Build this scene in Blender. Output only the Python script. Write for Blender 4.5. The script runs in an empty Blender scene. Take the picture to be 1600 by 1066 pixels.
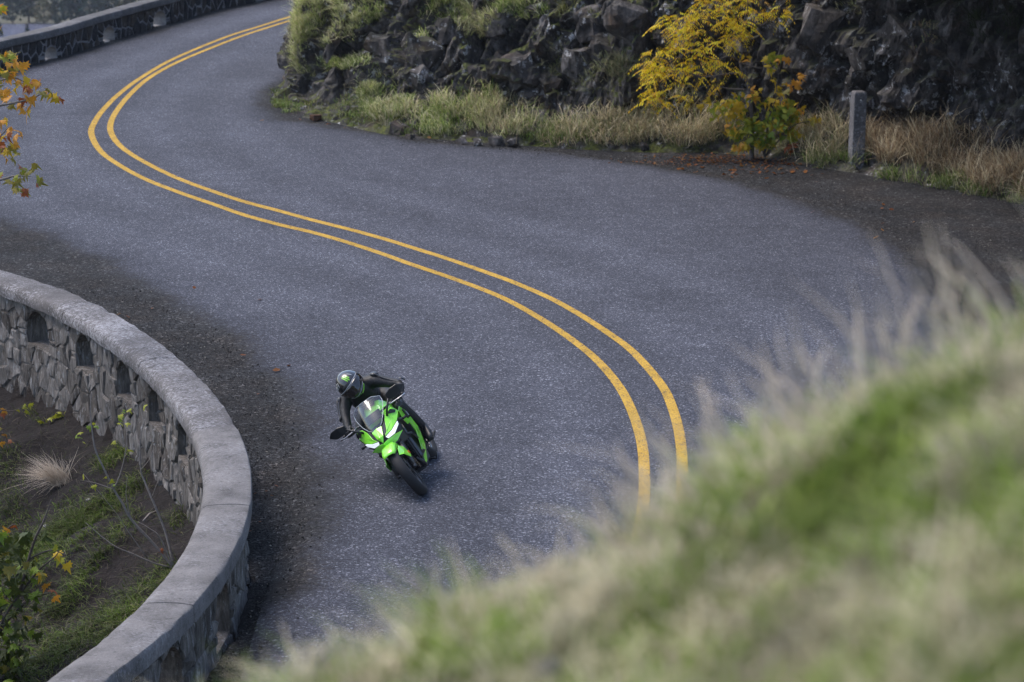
import bpy, bmesh, math, random
import numpy as np
from mathutils import Vector, Matrix, Euler
random.seed(7)
rng = np.random.default_rng(11)
R = math.radians
scene = bpy.context.scene
COL = scene.collection

# ------------------------------------------------------------------ camera
FPX, CAMH, PITCH = 4200.0, 7.63, math.atan(983 / 4200.0)      # focal length in picture pixels (1600 wide), eye height, tilt
cam_data = bpy.data.cameras.new('camera')
cam = bpy.data.objects.new('camera', cam_data)
COL.objects.link(cam)
cam.location = (0, 0, CAMH)
cam.rotation_euler = (math.pi / 2 - PITCH, 0, 0)
cam_data.sensor_width = 36.0
cam_data.lens = FPX * 36.0 / 1600.0
cam_data.clip_start = 0.1
cam_data.clip_end = 6000
cam_data.dof.use_dof = True
cam_data.dof.focus_distance = 27.2
cam_data.dof.aperture_fstop = 3.6
scene.camera = cam

# ------------------------------------------------------------------ sky, sun, exposure
SUN_ELEV, SUN_AZ = R(60), R(-72)        # azimuth measured from +Y towards +X: a veiled sun high on the left
world = bpy.data.worlds.new('World')
scene.world = world
world.use_nodes = True
wn = world.node_tree
sky = wn.nodes.new('ShaderNodeTexSky')
sky.sky_type = 'NISHITA'
sky.sun_disc = False
sky.sun_elevation = SUN_ELEV
sky.sun_rotation = SUN_AZ
sky.altitude = 200
sky.air_density = 1.0
sky.dust_density = 2.5
sky.ozone_density = 1.0
bgn = wn.nodes['Background']
bgn.inputs['Strength'].default_value = 0.15
wn.links.new(sky.outputs[0], bgn.inputs['Color'])
sun_data = bpy.data.lights.new('sun', 'SUN')
sun_data.energy = 1.3
sun_data.angle = R(30)
sun_data.color = (1.0, 0.92, 0.84)
sun = bpy.data.objects.new('sun', sun_data)
COL.objects.link(sun)
sdir = Vector((math.sin(SUN_AZ) * math.cos(SUN_ELEV), math.cos(SUN_AZ) * math.cos(SUN_ELEV), math.sin(SUN_ELEV)))
sun.rotation_euler = sdir.to_track_quat('Z', 'Y').to_euler()
scene.view_settings.view_transform = 'Standard'
scene.view_settings.look = 'None'
scene.view_settings.exposure = 0.95
scene.view_settings.gamma = 1.0
scene.view_settings.use_curve_mapping = False
scene.render.engine = 'CYCLES'
scene.cycles.use_denoising = True
scene.cycles.max_bounces = 6
scene.cycles.diffuse_bounces = 3
scene.cycles.transparent_max_bounces = 12

# ------------------------------------------------------------------ surveying helpers: picture point -> place on the ground
def ray(px, py):
    u = (px - 800) / FPX
    v = (533 - py) / FPX
    return np.array([u, math.cos(PITCH) + v * math.sin(PITCH), -math.sin(PITCH) + v * math.cos(PITCH)])
def at(px, py, z=0.0):
    d = ray(px, py)
    return np.array([0, 0, CAMH]) + d * ((z - CAMH) / d[2])
def at_depth(px, py, y):
    d = ray(px, py)
    return np.array([0, 0, CAMH]) + d * (y / d[1])
def project(Pn):
    Pn = np.asarray(Pn, float)
    r = Pn - np.array([0, 0, CAMH])
    f = np.array([0, math.cos(PITCH), -math.sin(PITCH)])
    up = np.array([0, math.sin(PITCH), math.cos(PITCH)])
    zc = r @ f
    return 800 + FPX * r[..., 0] / zc, 533 - FPX * (r @ up) / zc
def smoothstep(a, b, x):
    t = np.clip((np.asarray(x, float) - a) / (b - a), 0, 1)
    return t * t * (3 - 2 * t)
def catmull(pts, n=8):
    P = [np.array(p, float) for p in pts]
    P = [2 * P[0] - P[1]] + P + [2 * P[-1] - P[-2]]
    out = []
    for i in range(1, len(P) - 2):
        a, b, c, d = P[i - 1], P[i], P[i + 1], P[i + 2]
        for k in range(n):
            t = k / n
            out.append(.5 * ((2 * b) + (-a + c) * t + (2 * a - 5 * b + 4 * c - d) * t * t + (-a + 3 * b - 3 * c + d) * t ** 3))
    out.append(P[-2])
    return np.array(out)
def resample(P, step):
    P = np.asarray(P, float)
    s = np.r_[0, np.cumsum(np.linalg.norm(np.diff(P, axis=0), axis=1))]
    n = max(2, int(s[-1] / step) + 1)
    q = np.linspace(0, s[-1], n)
    return np.stack([np.interp(q, s, P[:, k]) for k in range(P.shape[1])], 1)

# value noise in numpy (3-D, smooth) and angular cell noise
_T = rng.random((4096, 6))
def _h(ix, iy, iz):
    return (ix * 73856093 ^ iy * 19349663 ^ iz * 83492791) & 4095
def vnoise(Pn, scale=1.0, ch=0):
    Q = np.asarray(Pn, float) * scale
    i = np.floor(Q).astype(np.int64)
    f = Q - i
    f = f * f * (3 - 2 * f)
    r = 0
    for dx in (0, 1):
        for dy in (0, 1):
            for dz in (0, 1):
                w = (f[:, 0] if dx else 1 - f[:, 0]) * (f[:, 1] if dy else 1 - f[:, 1]) * (f[:, 2] if dz else 1 - f[:, 2])
                r = r + w * _T[_h(i[:, 0] + dx, i[:, 1] + dy, i[:, 2] + dz), ch]
    return r
def fbm(Pn, scale=1.0, octs=4, ch=0):
    r, a, t = 0, 1.0, 0
    for k in range(octs):
        r = r + a * vnoise(np.asarray(Pn) + 17.3 * k, scale * 2 ** k, ch)
        t += a
        a *= .5
    return r / t
def cells(Pn, scale):
    Q = np.asarray(Pn, float) * scale
    i = np.floor(Q).astype(np.int64)
    n = len(Q)
    d1 = np.full(n, 9.0); d2 = np.full(n, 9.0)
    idx = np.zeros(n, np.int64); ctr = np.zeros((n, 3))
    for dx in (-1, 0, 1):
        for dy in (-1, 0, 1):
            for dz in (-1, 0, 1):
                h = _h(i[:, 0] + dx, i[:, 1] + dy, i[:, 2] + dz)
                c = np.stack([i[:, 0] + dx, i[:, 1] + dy, i[:, 2] + dz], 1) + .1 + .8 * _T[h, :3]
                d = np.linalg.norm(Q - c, axis=1)
                nearer = d < d1
                d2 = np.where(nearer, d1, np.minimum(d2, d))
                d1 = np.where(nearer, d, d1)
                idx = np.where(nearer, h, idx)
                ctr = np.where(nearer[:, None], c, ctr)
    return idx, (Q - ctr) / scale, (d2 - d1) / scale

# ------------------------------------------------------------------ object helpers
def tag(o, label=None, cat=None, group=None, kind=None):
    if label: o['label'] = label
    if cat: o['category'] = cat
    if group: o['group'] = group
    if kind: o['kind'] = kind
    return o
def empty(name, loc=(0, 0, 0), label=None, cat=None, group=None):
    o = bpy.data.objects.new(name, None)
    COL.objects.link(o)
    o.location = loc
    o.empty_display_size = .2
    return tag(o, label, cat, group)
def mesh_data(name, V, F, mat=None, smooth=False, col=None, attrs=None):
    me = bpy.data.meshes.new(name)
    me.from_pydata([tuple(map(float, v)) for v in V], [], [tuple(map(int, f)) for f in F])
    if mat is not None:
        for m in (mat if isinstance(mat, (list, tuple)) else [mat]):
            me.materials.append(m)
    if smooth:
        me.polygons.foreach_set('use_smooth', [True] * len(me.polygons))
    if col is not None:
        a = me.color_attributes.new('Col', 'FLOAT_COLOR', 'POINT')
        c = np.ones((len(V), 4), np.float32)
        c[:, :3] = col
        a.data.foreach_set('color', c.ravel())
    for k, v in (attrs or {}).items():
        a = me.attributes.new(k, 'FLOAT', 'POINT')
        a.data.foreach_set('value', np.asarray(v, np.float32))
    me.update()
    return me
def link(name, me, parent=None, loc=None):
    o = bpy.data.objects.new(name, me)
    COL.objects.link(o)
    if parent is not None:
        o.parent = parent
    if loc is not None:
        o.location = loc
    return o
def obj(name, V, F, mat=None, parent=None, smooth=False, col=None, attrs=None):
    return link(name, mesh_data(name, V, F, mat, smooth, col, attrs), parent)
class MB:
    """collects simple shapes into one mesh"""
    def __init__(s): s.V = []; s.F = []; s.C = []
    def add(s, V, F, c=None):
        n = len(s.V)
        s.V += [tuple(map(float, v)) for v in V]
        s.F += [tuple(i + n for i in f) for f in F]
        s.C += [c if c is not None else (1, 1, 1)] * len(V)
        return s
    def tube(s, P, r, n=8, c=None, cap=True):
        V, F = tube(P, r, n, cap)
        return s.add(V, F, c)
    def box(s, c, h, rot=None, tint=None):
        M = rot if rot is not None else Matrix.Identity(3)
        V = [Vector(c) + M @ Vector((sx * h[0], sy * h[1], sz * h[2])) for sx in (-1, 1) for sy in (-1, 1) for sz in (-1, 1)]
        return s.add(V, [(0, 1, 3, 2), (4, 6, 7, 5), (0, 4, 5, 1), (2, 3, 7, 6), (0, 2, 6, 4), (1, 5, 7, 3)], tint)
    def build(s, name, mat, parent=None, smooth=False, col=False):
        return obj(name, s.V, s.F, mat, parent, smooth, np.array(s.C) if col else None)
def tube(P, r, n=8, cap=True):
    P = [Vector(p) for p in P]
    rr = [r] * len(P) if isinstance(r, (int, float)) else list(r)
    V, F = [], []
    ref = Vector((0.3, 0.2, 1)).normalized()
    for i, p in enumerate(P):
        t = (P[min(i + 1, len(P) - 1)] - P[max(i - 1, 0)])
        t = t.normalized() if t.length > 1e-9 else Vector((0, 0, 1))
        a = ref - t * ref.dot(t)
        if a.length < 1e-3:
            a = Vector((1, 0, 0)) - t * t.x
        a.normalize()
        ref = a
        b = t.cross(a)
        for k in range(n):
            an = 2 * math.pi * k / n
            V.append(p + (a * math.cos(an) + b * math.sin(an)) * rr[i])
    m = len(P)
    for i in range(m - 1):
        for k in range(n):
            F.append((i * n + k, i * n + (k + 1) % n, (i + 1) * n + (k + 1) % n, (i + 1) * n + k))
    if cap:
        F.append(tuple(range(n - 1, -1, -1)))
        F.append(tuple((m - 1) * n + k for k in range(n)))
    return V, F
def hull(points, name='hull', mat=None, bevel=0.0, smooth=False):
    bm = bmesh.new()
    for p in points:
        bm.verts.new(tuple(map(float, p)))
    res = bmesh.ops.convex_hull(bm, input=bm.verts[:])
    dead = [g for g in set(res['geom_interior'] + res['geom_unused']) if isinstance(g, bmesh.types.BMVert)]
    if dead:
        bmesh.ops.delete(bm, geom=dead, context='VERTS')
    bmesh.ops.dissolve_limit(bm, angle_limit=R(9), verts=bm.verts[:], edges=bm.edges[:])
    if bevel > 0:
        bmesh.ops.bevel(bm, geom=bm.edges[:], offset=bevel, segments=1, affect='EDGES', clamp_overlap=True)
    me = bpy.data.meshes.new(name)
    bm.to_mesh(me)
    bm.free()
    if mat:
        me.materials.append(mat)
    if smooth:
        me.polygons.foreach_set('use_smooth', [True] * len(me.polygons))
    return me
# ------------------------------------------------------------------ materials
class NT:
    def __init__(s, name):
        s.m = bpy.data.materials.new(name)
        s.m.use_nodes = True
        s.t = s.m.node_tree
        s.t.nodes.clear()
        s.out = s.t.nodes.new('ShaderNodeOutputMaterial')
    def n(s, typ, ins=None, **props):
        nd = s.t.nodes.new('ShaderNode' + typ)
        for k, v in props.items():
            setattr(nd, k, v)
        for k, v in (ins or {}).items():
            s.set(nd, k, v)
        return nd
    def set(s, nd, k, v):
        sock = nd.inputs[k]
        if hasattr(v, 'links') or isinstance(v, bpy.types.NodeSocket):
            s.t.links.new(v, sock)
        elif hasattr(v, 'outputs'):
            s.t.links.new(v.outputs[0], sock)
        else:
            if isinstance(v, (tuple, list)) and len(v) == 3 and sock.type == 'RGBA':
                v = (*v, 1)
            sock.default_value = v
    def pos(s, sc=(1, 1, 1), objspace=False):
        src = s.n('TexCoord').outputs['Object'] if objspace else s.n('NewGeometry').outputs['Position']
        return s.n('Mapping', {'Vector': src, 'Scale': sc}).outputs[0]
    def noise(s, vec, scale, detail=4, rough=.55, dist=0.0):
        return s.n('TexNoise', {'Vector': vec, 'Scale': scale, 'Detail': detail, 'Roughness': rough, 'Distortion': dist}).outputs['Fac']
    def vor(s, vec, scale, feature='F1', out='Distance'):
        return s.n('TexVoronoi', {'Vector': vec, 'Scale': scale}, feature=feature).outputs[out]
    def ramp(s, fac, stops, interp='LINEAR'):
        nd = s.n('ValToRGB', {'Fac': fac})
        cr = nd.color_ramp
        cr.interpolation = interp
        while len(cr.elements) < len(stops):
            cr.elements.new(.5)
        for e, (p, c) in zip(cr.elements, stops):
            e.position = p
            e.color = (*c, 1) if isinstance(c, (tuple, list)) else (c, c, c, 1)
        return nd.outputs['Color']
    def math(s, op, a, b=0.0, clamp=False):
        nd = s.n('Math', {0: a, 1: b}, operation=op, use_clamp=clamp)
        return nd.outputs[0]
    def mix(s, f, a, b, typ='MIX'):
        nd = s.n('Mix', {'Factor': f}, data_type='RGBA', blend_type=typ)
        s.set(nd, 6, a); s.set(nd, 7, b)
        return nd.outputs[2]
    def attr(s, name, out='Color'):
        return s.n('Attribute', attribute_name=name).outputs[out]
    def bump(s, h, strength=.5, dist=.01, normal=None):
        d = {'Height': h, 'Strength': strength, 'Distance': dist}
        if normal is not None: d['Normal'] = normal
        return s.n('Bump', d).outputs[0]
    def sep(s, c):
        return s.n('SeparateColor', {'Color': c}).outputs
    def pbr(s, **k):
        nd = s.n('BsdfPrincipled')
        names = dict(color='Base Color', rough='Roughness', metal='Metallic', normal='Normal', spec='Specular IOR Level', coat='Coat Weight',
                     coat_rough='Coat Roughness', trans='Transmission Weight', ior='IOR', emit='Emission Color', emit_s='Emission Strength', sheen='Sheen Weight')
        for a, v in k.items():
            s.set(nd, names[a], v)
        s.t.links.new(nd.outputs[0], s.out.inputs['Surface'])
        return nd
    def surf(s, shader):
        s.t.links.new(shader.outputs[0] if hasattr(shader, 'outputs') else shader, s.out.inputs['Surface'])
        return s.m

def gravel_nodes(k, p):
    g = k.sep(k.vor(p, 34, out='Color'))[0]
    g2 = k.sep(k.vor(p, 90, out='Color'))[1]
    col = k.ramp(g, [(0, .006), (.45, .0145), (.75, .027), (.93, .06), (1, .18)])
    col2 = k.ramp(g2, [(0, .006), (.5, .0145), (.85, .035), (1, .16)])
    c = k.mix(.45, col, col2)
    brown = k.ramp(k.noise(p, 1.3, 5), [(.42, (1, 1, 1.05)), (.68, (1.08, .95, .88))])
    c = k.mix(1.0, c, brown, 'MULTIPLY')
    patch = k.ramp(k.noise(p, .9, 4), [(.3, .62), (.7, 1.25)])
    c = k.mix(1.0, c, patch, 'MULTIPLY')
    h = k.math('ADD', k.vor(p, 34), k.math('MULTIPLY', k.noise(p, 5, 5), 2.0))
    return c, h

def m_road():
    k = NT('asphalt')
    p = k.pos()
    a1 = k.sep(k.vor(p, 62, out='Color'))[0]
    a2 = k.sep(k.vor(p, 170, out='Color'))[1]
    c1 = k.ramp(a1, [(0, (0.01822, 0.01959, 0.02637)), (.5, (0.04128, 0.04392, 0.05618)), (.82, (0.07529, 0.07954, 0.0986)), (.95, (0.1898, 0.1974, 0.2365)), (1, (0.4099, 0.423, 0.4729))])
    c2 = k.ramp(a2, [(0, (0.02429, 0.02552, 0.03325)), (.6, (0.051, 0.05401, 0.06879)), (.9, (0.1032, 0.108, 0.1319)), (1, (0.3036, 0.3116, 0.3583))])
    c = k.mix(.42, c1, c2)
    c = k.mix(1.0, c, k.ramp(k.noise(p, .35, 3), [(.3, .86), (.7, 1.14)]), 'MULTIPLY')
    c = k.mix(1.0, c, k.ramp(k.noise(p, 2.6, 4), [(.3, .88), (.7, 1.1)]), 'MULTIPLY')
    lane = k.attr('lane', 'Fac')                      # wheel paths polished by traffic
    c = k.mix(1.0, c, k.ramp(k.math('ADD', lane, k.math('MULTIPLY', k.math('SUBTRACT', k.noise(p, 1.2, 4), .5), .5), True), [(0, .93), (1, 1.16)]), 'MULTIPLY')
    stn = k.ramp(k.noise(p, .55, 6, .7), [(.60, 1.0), (.70, .86)])
    c = k.mix(1.0, c, stn, 'MULTIPLY')
    gc, gh = gravel_nodes(k, p)
    e = k.attr('edge', 'Fac')
    nz = k.math('ADD', k.math('MULTIPLY', k.math('SUBTRACT', k.noise(p, 1.1, 5), .5), .8), k.math('MULTIPLY', k.math('SUBTRACT', k.noise(p, 14, 3), .5), .7))
    f = k.math('DIVIDE', k.math('ADD', k.math('ADD', e, nz), .10), .35, True)
    dusty = k.ramp(k.math('DIVIDE', k.math('ADD', e, nz), .7, True), [(0, (.70, .70, .72)), (1, (1, 1, 1))])
    c = k.mix(1.0, c, dusty, 'MULTIPLY')
    col = k.mix(f, gc, c)
    h = k.math('ADD', k.math('MULTIPLY', k.vor(p, 75), .6), k.math('MULTIPLY', k.math('SUBTRACT', 1.0, f), gh))
    k.pbr(color=col, rough=.9, normal=k.bump(h, .6, .008), spec=.2)
    return k.m
def m_gravel():
    k = NT('gravel')
    p = k.pos()
    c, h = gravel_nodes(k, p)
    w = k.attr('Col')
    col = k.mix(k.attr('soil', 'Fac'), c, k.mix(1.0, w, k.ramp(k.noise(p, 9, 6, .7), [(.3, .45), (.7, 1.5)]), 'MULTIPLY'))
    h2 = k.math('ADD', h, k.math('MULTIPLY', k.noise(p, 7, 6, .7), k.math('MULTIPLY', k.attr('soil', 'Fac'), 6.0)))
    k.pbr(color=col, rough=.95, normal=k.bump(h2, .8, .018), spec=.2)
    return k.m
def m_line():
    k = NT('yellow_road_paint')
    p = k.pos()
    a = k.sep(k.vor(p, 80, out='Color'))[0]
    wear = k.math('ADD', k.math('MULTIPLY', a, .55), k.math('MULTIPLY', k.noise(p, 6, 5), .6))
    c = k.ramp(wear, [(.30, (.55, .345, .062)), (.60, (.46, .285, .055)), (.76, (.29, .185, .055)), (.87, (.075, .07, .072))])
    c = k.mix(1.0, c, k.ramp(k.noise(p, 1.5, 4), [(.3, .86), (.7, 1.1)]), 'MULTIPLY')
    k.pbr(color=c, rough=.9, normal=k.bump(k.vor(p, 80), .4, .005), spec=.08)
    return k.m
def m_concrete(name, lichen, tint):
    k = NT(name)
    p = k.pos()
    base = k.ramp(k.noise(p, 3.2, 7, .65), [(.25, tuple(t * .45 for t in tint)), (.5, tint), (.75, tuple(t * 1.4 for t in tint))])
    fine = k.ramp(k.noise(p, 60, 3, .7), [(.25, .72), (.75, 1.22)])
    c = k.mix(1.0, base, fine, 'MULTIPLY')
    str_ = k.pos((1.0, 1.0, 1.0))
    l1 = k.noise(k.n('Mapping', {'Vector': p, 'Scale': (1.0, 2.4, 1), 'Rotation': (0, 0, R(35))}).outputs[0], 24, 6, .74, .2)
    big = k.noise(p, 1.1, 3)
    th = k.math('ADD', l1, k.math('MULTIPLY', k.math('SUBTRACT', big, .5), .45))
    lf = k.ramp(th, [(.56 - lichen * .06, 0.0), (.66 - lichen * .06, 1.0)])
    c = k.mix(k.math('MULTIPLY', lf, .25 + .5 * lichen), c, (.40, .40, .43))
    dk = k.ramp(k.noise(p, 17, 6, .8), [(.33, 1.0), (.44, 0.0)])
    c = k.mix(k.math('MULTIPLY', dk, .75), c, (.05, .048, .045))
    h = k.math('ADD', k.noise(p, 22, 6, .75), k.math('MULTIPLY', k.noise(p, 90, 3), .4))
    k.pbr(color=c, rough=.88, normal=k.bump(h, .7, .014), spec=.3)
    return k.m
def m_stone(name, c0, c1, c2, lichen=.3, streak=False):
    k = NT(name)
    p = k.pos()
    rnd = k.n('ObjectInfo').outputs['Random']
    base = k.ramp(rnd, [(0, c0), (.5, c1), (1, c2)])
    q = k.n('Mapping', {'Vector': p, 'Scale': (3.2, 3.2, .7) if streak else (1, 1, 1)}).outputs[0]
    n1 = k.noise(q, 7, 7, .68, .6)
    c = k.mix(1.0, base, k.ramp(n1, [(.27, .28), (.52, 1.0), (.74, 2.0)]), 'MULTIPLY')
    l = k.ramp(k.noise(q, 5.5, 6, .75, 1.0), [(.55, 0.0), (.66, 1.0)])
    c = k.mix(k.math('MULTIPLY', l, lichen), c, (.42, .43, .45))
    ol = k.ramp(k.noise(p, 6, 4, .7), [(.63, 0.0), (.72, 1.0)])
    c = k.mix(k.math('MULTIPLY', ol, .45), c, (.13, .09, .045))
    h = k.math('ADD', n1, k.math('MULTIPLY', k.noise(p, 40, 4, .7), .35))
    k.pbr(color=c, rough=.9, normal=k.bump(h, .9, .03), spec=.25)
    return k.m
def m_rock(name='basalt'):
    k = NT(name)
    p = k.pos()
    n1 = k.noise(p, 2.2, 8, .7, .3)
    c = k.ramp(n1, [(.28, (.010, .0085, .008)), (.5, (.056, .049, .046)), (.72, (.22, .198, .188))])
    cr = k.ramp(k.vor(k.n('Mapping', {'Vector': p, 'Scale': (1, 1, .7)}).outputs[0], 4.5, 'DISTANCE_TO_EDGE'), [(0, .25), (.05, 1.0)])
    c = k.mix(.12, c, k.mix(1.0, c, cr, 'MULTIPLY'))
    nz = k.n('SeparateXYZ', {0: k.n('NewGeometry').outputs['Normal']}).outputs[2]
    lich = k.ramp(k.noise(p, 5, 5, .75), [(.57, 0.0), (.61, 1.0)])
    spot = k.ramp(k.noise(p, .8, 3), [(.42, 0.0), (.56, 1.0)])
    c = k.mix(k.math('MULTIPLY', lich, k.math('MULTIPLY', spot, .85)), c, (.45, .45, .46))
    br = k.ramp(k.noise(p, 1.7, 5), [(.56, 0.0), (.7, 1.0)])
    c = k.mix(k.math('MULTIPLY', br, .55), c, (.085, .05, .026))
    mo = k.math('MULTIPLY', k.ramp(nz, [(.35, 0.0), (.75, 1.0)]), k.ramp(k.noise(p, 2.6, 5), [(.40, 0.0), (.56, 1.0)]))
    moss = k.ramp(k.noise(p, 14, 4), [(.3, (.03, .045, .008)), (.7, (.11, .115, .02))])
    c = k.mix(k.math('MULTIPLY', mo, k.attr('moss', 'Fac')), c, moss)
    fr = k.noise(k.n('Mapping', {'Vector': p, 'Scale': (1, 1, .35), 'Rotation': (0, .5, 0)}).outputs[0], 7, 7, .75, .8)
    c = k.mix(1.0, c, k.ramp(fr, [(.3, .3), (.5, 1.0), (.7, 1.8)]), 'MULTIPLY')
    h = k.math('ADD', k.math('MULTIPLY', n1, 1.5), k.math('ADD', k.math('MULTIPLY', fr, 1.6), k.math('MULTIPLY', k.noise(p, 22, 5, .7), .5)))
    k.pbr(color=c, rough=.82, normal=k.bump(h, 1.0, .05), spec=.35)
    return k.m
def m_leafy(name, trans=.35, rough=.6, spec=.25):
    k = NT(name)
    c = k.attr('Col')
    d = k.n('BsdfPrincipled', {'Base Color': c, 'Roughness': rough, 'Specular IOR Level': spec})
    t = k.n('BsdfTranslucent', {'Color': c})
    k.surf(k.n('MixShader', {0: trans, 1: d.outputs[0], 2: t.outputs[0]}))
    return k.m
def m_leafcol(name, a, b, trans=.35):
    k = NT(name)
    p = k.pos(objspace=True)
    c = k.ramp(k.noise(p, 11, 4), [(.35, a), (.65, b)])
    d = k.n('BsdfPrincipled', {'Base Color': c, 'Roughness': .5, 'Specular IOR Level': .35})
    t = k.n('BsdfTranslucent', {'Color': c})
    k.surf(k.n('MixShader', {0: trans, 1: d.outputs[0], 2: t.outputs[0]}))
    return k.m
def m_plain(name, color, rough=.5, metal=0.0, var=.25, scale=20, coat=0.0, coat_rough=.1, bump=0.0, spec=.5, emit=None, emit_s=0.0):
    k = NT(name)
    p = k.pos(objspace=True)
    n1 = k.noise(p, scale, 5, .65)
    c = k.mix(1.0, color, k.ramp(n1, [(.25, 1 - var), (.75, 1 + var)]), 'MULTIPLY')
    r = k.math('ADD', rough - .08, k.math('MULTIPLY', n1, .16))
    d = dict(color=c, rough=r, metal=metal, coat=coat, coat_rough=coat_rough, spec=spec)
    if bump: d['normal'] = k.bump(n1, bump, .01)
    if emit: d['emit'] = emit; d['emit_s'] = emit_s
    k.pbr(**d)
    return k.m
def m_glass(name, tint, refl=.10):
    k = NT(name)
    fr = k.n('Fresnel', {'IOR': 1.5}).outputs[0]
    g = k.n('BsdfGlossy', {'Color': (.95, .97, 1), 'Roughness': .05})
    t = k.n('BsdfTransparent', {'Color': tint})
    f = k.math('ADD', k.math('MULTIPLY', fr, 1.6), refl, True)
    k.surf(k.n('MixShader', {0: f, 1: t.outputs[0], 2: g.outputs[0]}))
    return k.m

M = {}
M['road'] = m_road(); M['gravel'] = m_gravel(); M['line'] = m_line()
M['cap_old'] = m_concrete('weathered_concrete', 1.0, (.108, .101, .101))
M['cap_new'] = m_concrete('smooth_concrete', .3, (.150, .142, .141))
M['cap_far'] = m_concrete('dark_concrete', .25, (.10, .095, .093))
M['mortar'] = m_stone('mortar', (.115, .10, .09), (.12, .105, .094), (.125, .11, .098), .5, True)
M['mortar_far'] = m_plain('pale_mortar', (.20, .195, .20), .95, var=.35, scale=9, bump=.5)
M['wallstone'] = m_stone('wall_stone', (.058, .05, .044), (.11, .10, .092), (.18, .166, .156), .6, True)
M['darkstone'] = m_stone('dark_stone', (.018, .018, .02), (.032, .03, .031), (.06, .048, .038), .12)
M['basalt'] = m_rock()
M['grass'] = m_leafy('grass_blades', .3, .6)
M['foliage'] = m_leafy('foliage', .35, .5, .3)
M['bark'] = m_plain('bark', (.085, .07, .062), .9, var=.5, scale=30, bump=.6)
M['barkgrey'] = m_plain('grey_twig', (.20, .175, .16), .85, var=.4, scale=40, bump=.4)
# ------------------------------------------------------------------ near parapet: plan curve (a near-circular arc)
WC = np.array([-19.0, 22.7])
_edge = [(0,420),(19.5,427),(52.5,439),(90,452.5),(127.6,466),(165,484),(209,502.5),(233,517),(258.5,538),(288,566.5),(313.6,596),(333,623.6),(349,647),(363,669),(381.8,700),(392,724.6),(398,747),(402,772),(396,799),(384,830),(367,859),(350.7,882),(320.7,919),(286,954),(237.7,1004.6),(200.8,1034.6),(171,1066)]
_A = np.array([at(x, y, .65)[:2] for x, y in _edge]) - WC
_wfit = np.polyfit(np.degrees(np.arctan2(_A[:, 1], _A[:, 0])), np.hypot(_A[:, 0], _A[:, 1]), 5)
def wall_r(th):                                   # radius of the road-side edge of the coping, th in degrees
    return np.polyval(_wfit, np.clip(th, -13.5, 41.5))
def wall_pt(th, off, z):                          # off: metres from the centre line, + towards the road
    r = wall_r(th) - .225 + off
    a = np.radians(th)
    return np.array([WC[0] + r * np.cos(a), WC[1] + r * np.sin(a), z])
TH0, TH1 = -27.0, 66.0

# far parapet: base line on the road side
FW = np.array([at(*p)[:2] for p in [(-260,168),(-120,140),(37.5,103),(105,85.5),(150,70.5),(240,43.5),(348,12),(401,2),(520,-28),(700,-62)]])
FW = resample(catmull(FW, 6), .25)
FWt = np.gradient(FW, axis=0); FWt /= np.linalg.norm(FWt, axis=1)[:, None]
FWn = np.stack([-FWt[:, 1], FWt[:, 0]], 1)        # away from the road
FWs = np.r_[0, np.cumsum(np.linalg.norm(np.diff(FW, axis=0), axis=1))]
def far_dist(X, Y):
    """signed distance behind the far parapet's road face"""
    best = np.full(X.shape, 1e9); sg = np.zeros(X.shape)
    for i in range(0, len(FW), 4):
        dx, dy = X - FW[i, 0], Y - FW[i, 1]
        d = np.hypot(dx, dy)
        s = dx * FWn[i, 0] + dy * FWn[i, 1]
        nb = d < best
        best = np.where(nb, d, best); sg = np.where(nb, s, sg)
    return sg

VALLEY = -45.0
def ground_z(X, Y):
    X = np.asarray(X, float); Y = np.asarray(Y, float)
    dx, dy = X - WC[0], Y - WC[1]
    d = np.hypot(dx, dy)
    th = np.degrees(np.arctan2(dy, dx))
    Rr = wall_r(th)
    P3 = np.stack([X.ravel(), Y.ravel(), np.zeros(X.size)], 1)
    b1 = (fbm(P3, .9, 4) - .5).reshape(X.shape); b2 = (fbm(P3, 4.0, 3, 1) - .5).reshape(X.shape)
    t = d - Rr
    z = -.03 - .15 * np.exp(-np.maximum(t, 0) / .55) * smoothstep(30, 0, np.abs(th)) + .03 * b2 * np.exp(-np.maximum(t, 0) / .8)
    q = np.maximum(-.2 - t, 0)
    zi = -.40 - .40 * q - .25 * smoothstep(0, 40, th) + .55 * b1 * np.minimum(1, q) + .24 * b2 * np.minimum(1, q * 1.5 + .15)
    z = np.where((t < -.2) & (np.abs(th) < 85), zi, z)
    fd = far_dist(X, Y)
    z = np.where(fd > .2, -.4 - .85 * (fd - .2), z)
    out = np.maximum.reduce([np.abs(X) - 34, Y - 96, np.zeros_like(X)])
    z = z - .8 * out
    wl = np.maximum(0, -20 - X)
    z = z - .6 * wl
    return np.maximum(z, VALLEY + .6 * b1)

def growing(lo, hi, step, far, fac=1.16):
    a = list(np.arange(lo, hi + 1e-6, step))
    s = step; x = a[-1]; up = []
    while x < far: s *= fac; x += s; up.append(x)
    s = step; x = a[0]; dn = []
    while x > -far: s *= fac; x -= s; dn.append(x)
    return np.array(dn[::-1] + a + up)
gx = growing(-10.5, 9.0, .22, 3200)
gy = growing(13.0, 72.0, .25, 3400)
GX, GY = np.meshgrid(gx, gy, indexing='ij')
GZ = ground_z(GX, GY)
nx, ny = len(gx), len(gy)
ii = np.arange(nx * ny).reshape(nx, ny)
GF = np.stack([ii[:-1, :-1], ii[1:, :-1], ii[1:, 1:], ii[:-1, 1:]], -1).reshape(-1, 4)
_d = np.hypot(GX - WC[0], GY - WC[1]) - wall_r(np.degrees(np.arctan2(GY - WC[1], GX - WC[0])))
soil = np.where((_d < -.2) & (GX > -30) & (GY < 44), .9, 0.0)
soil = np.where(GZ < -1.2, .95, soil)
Pg = np.stack([GX.ravel(), GY.ravel(), GZ.ravel()], 1)
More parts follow.
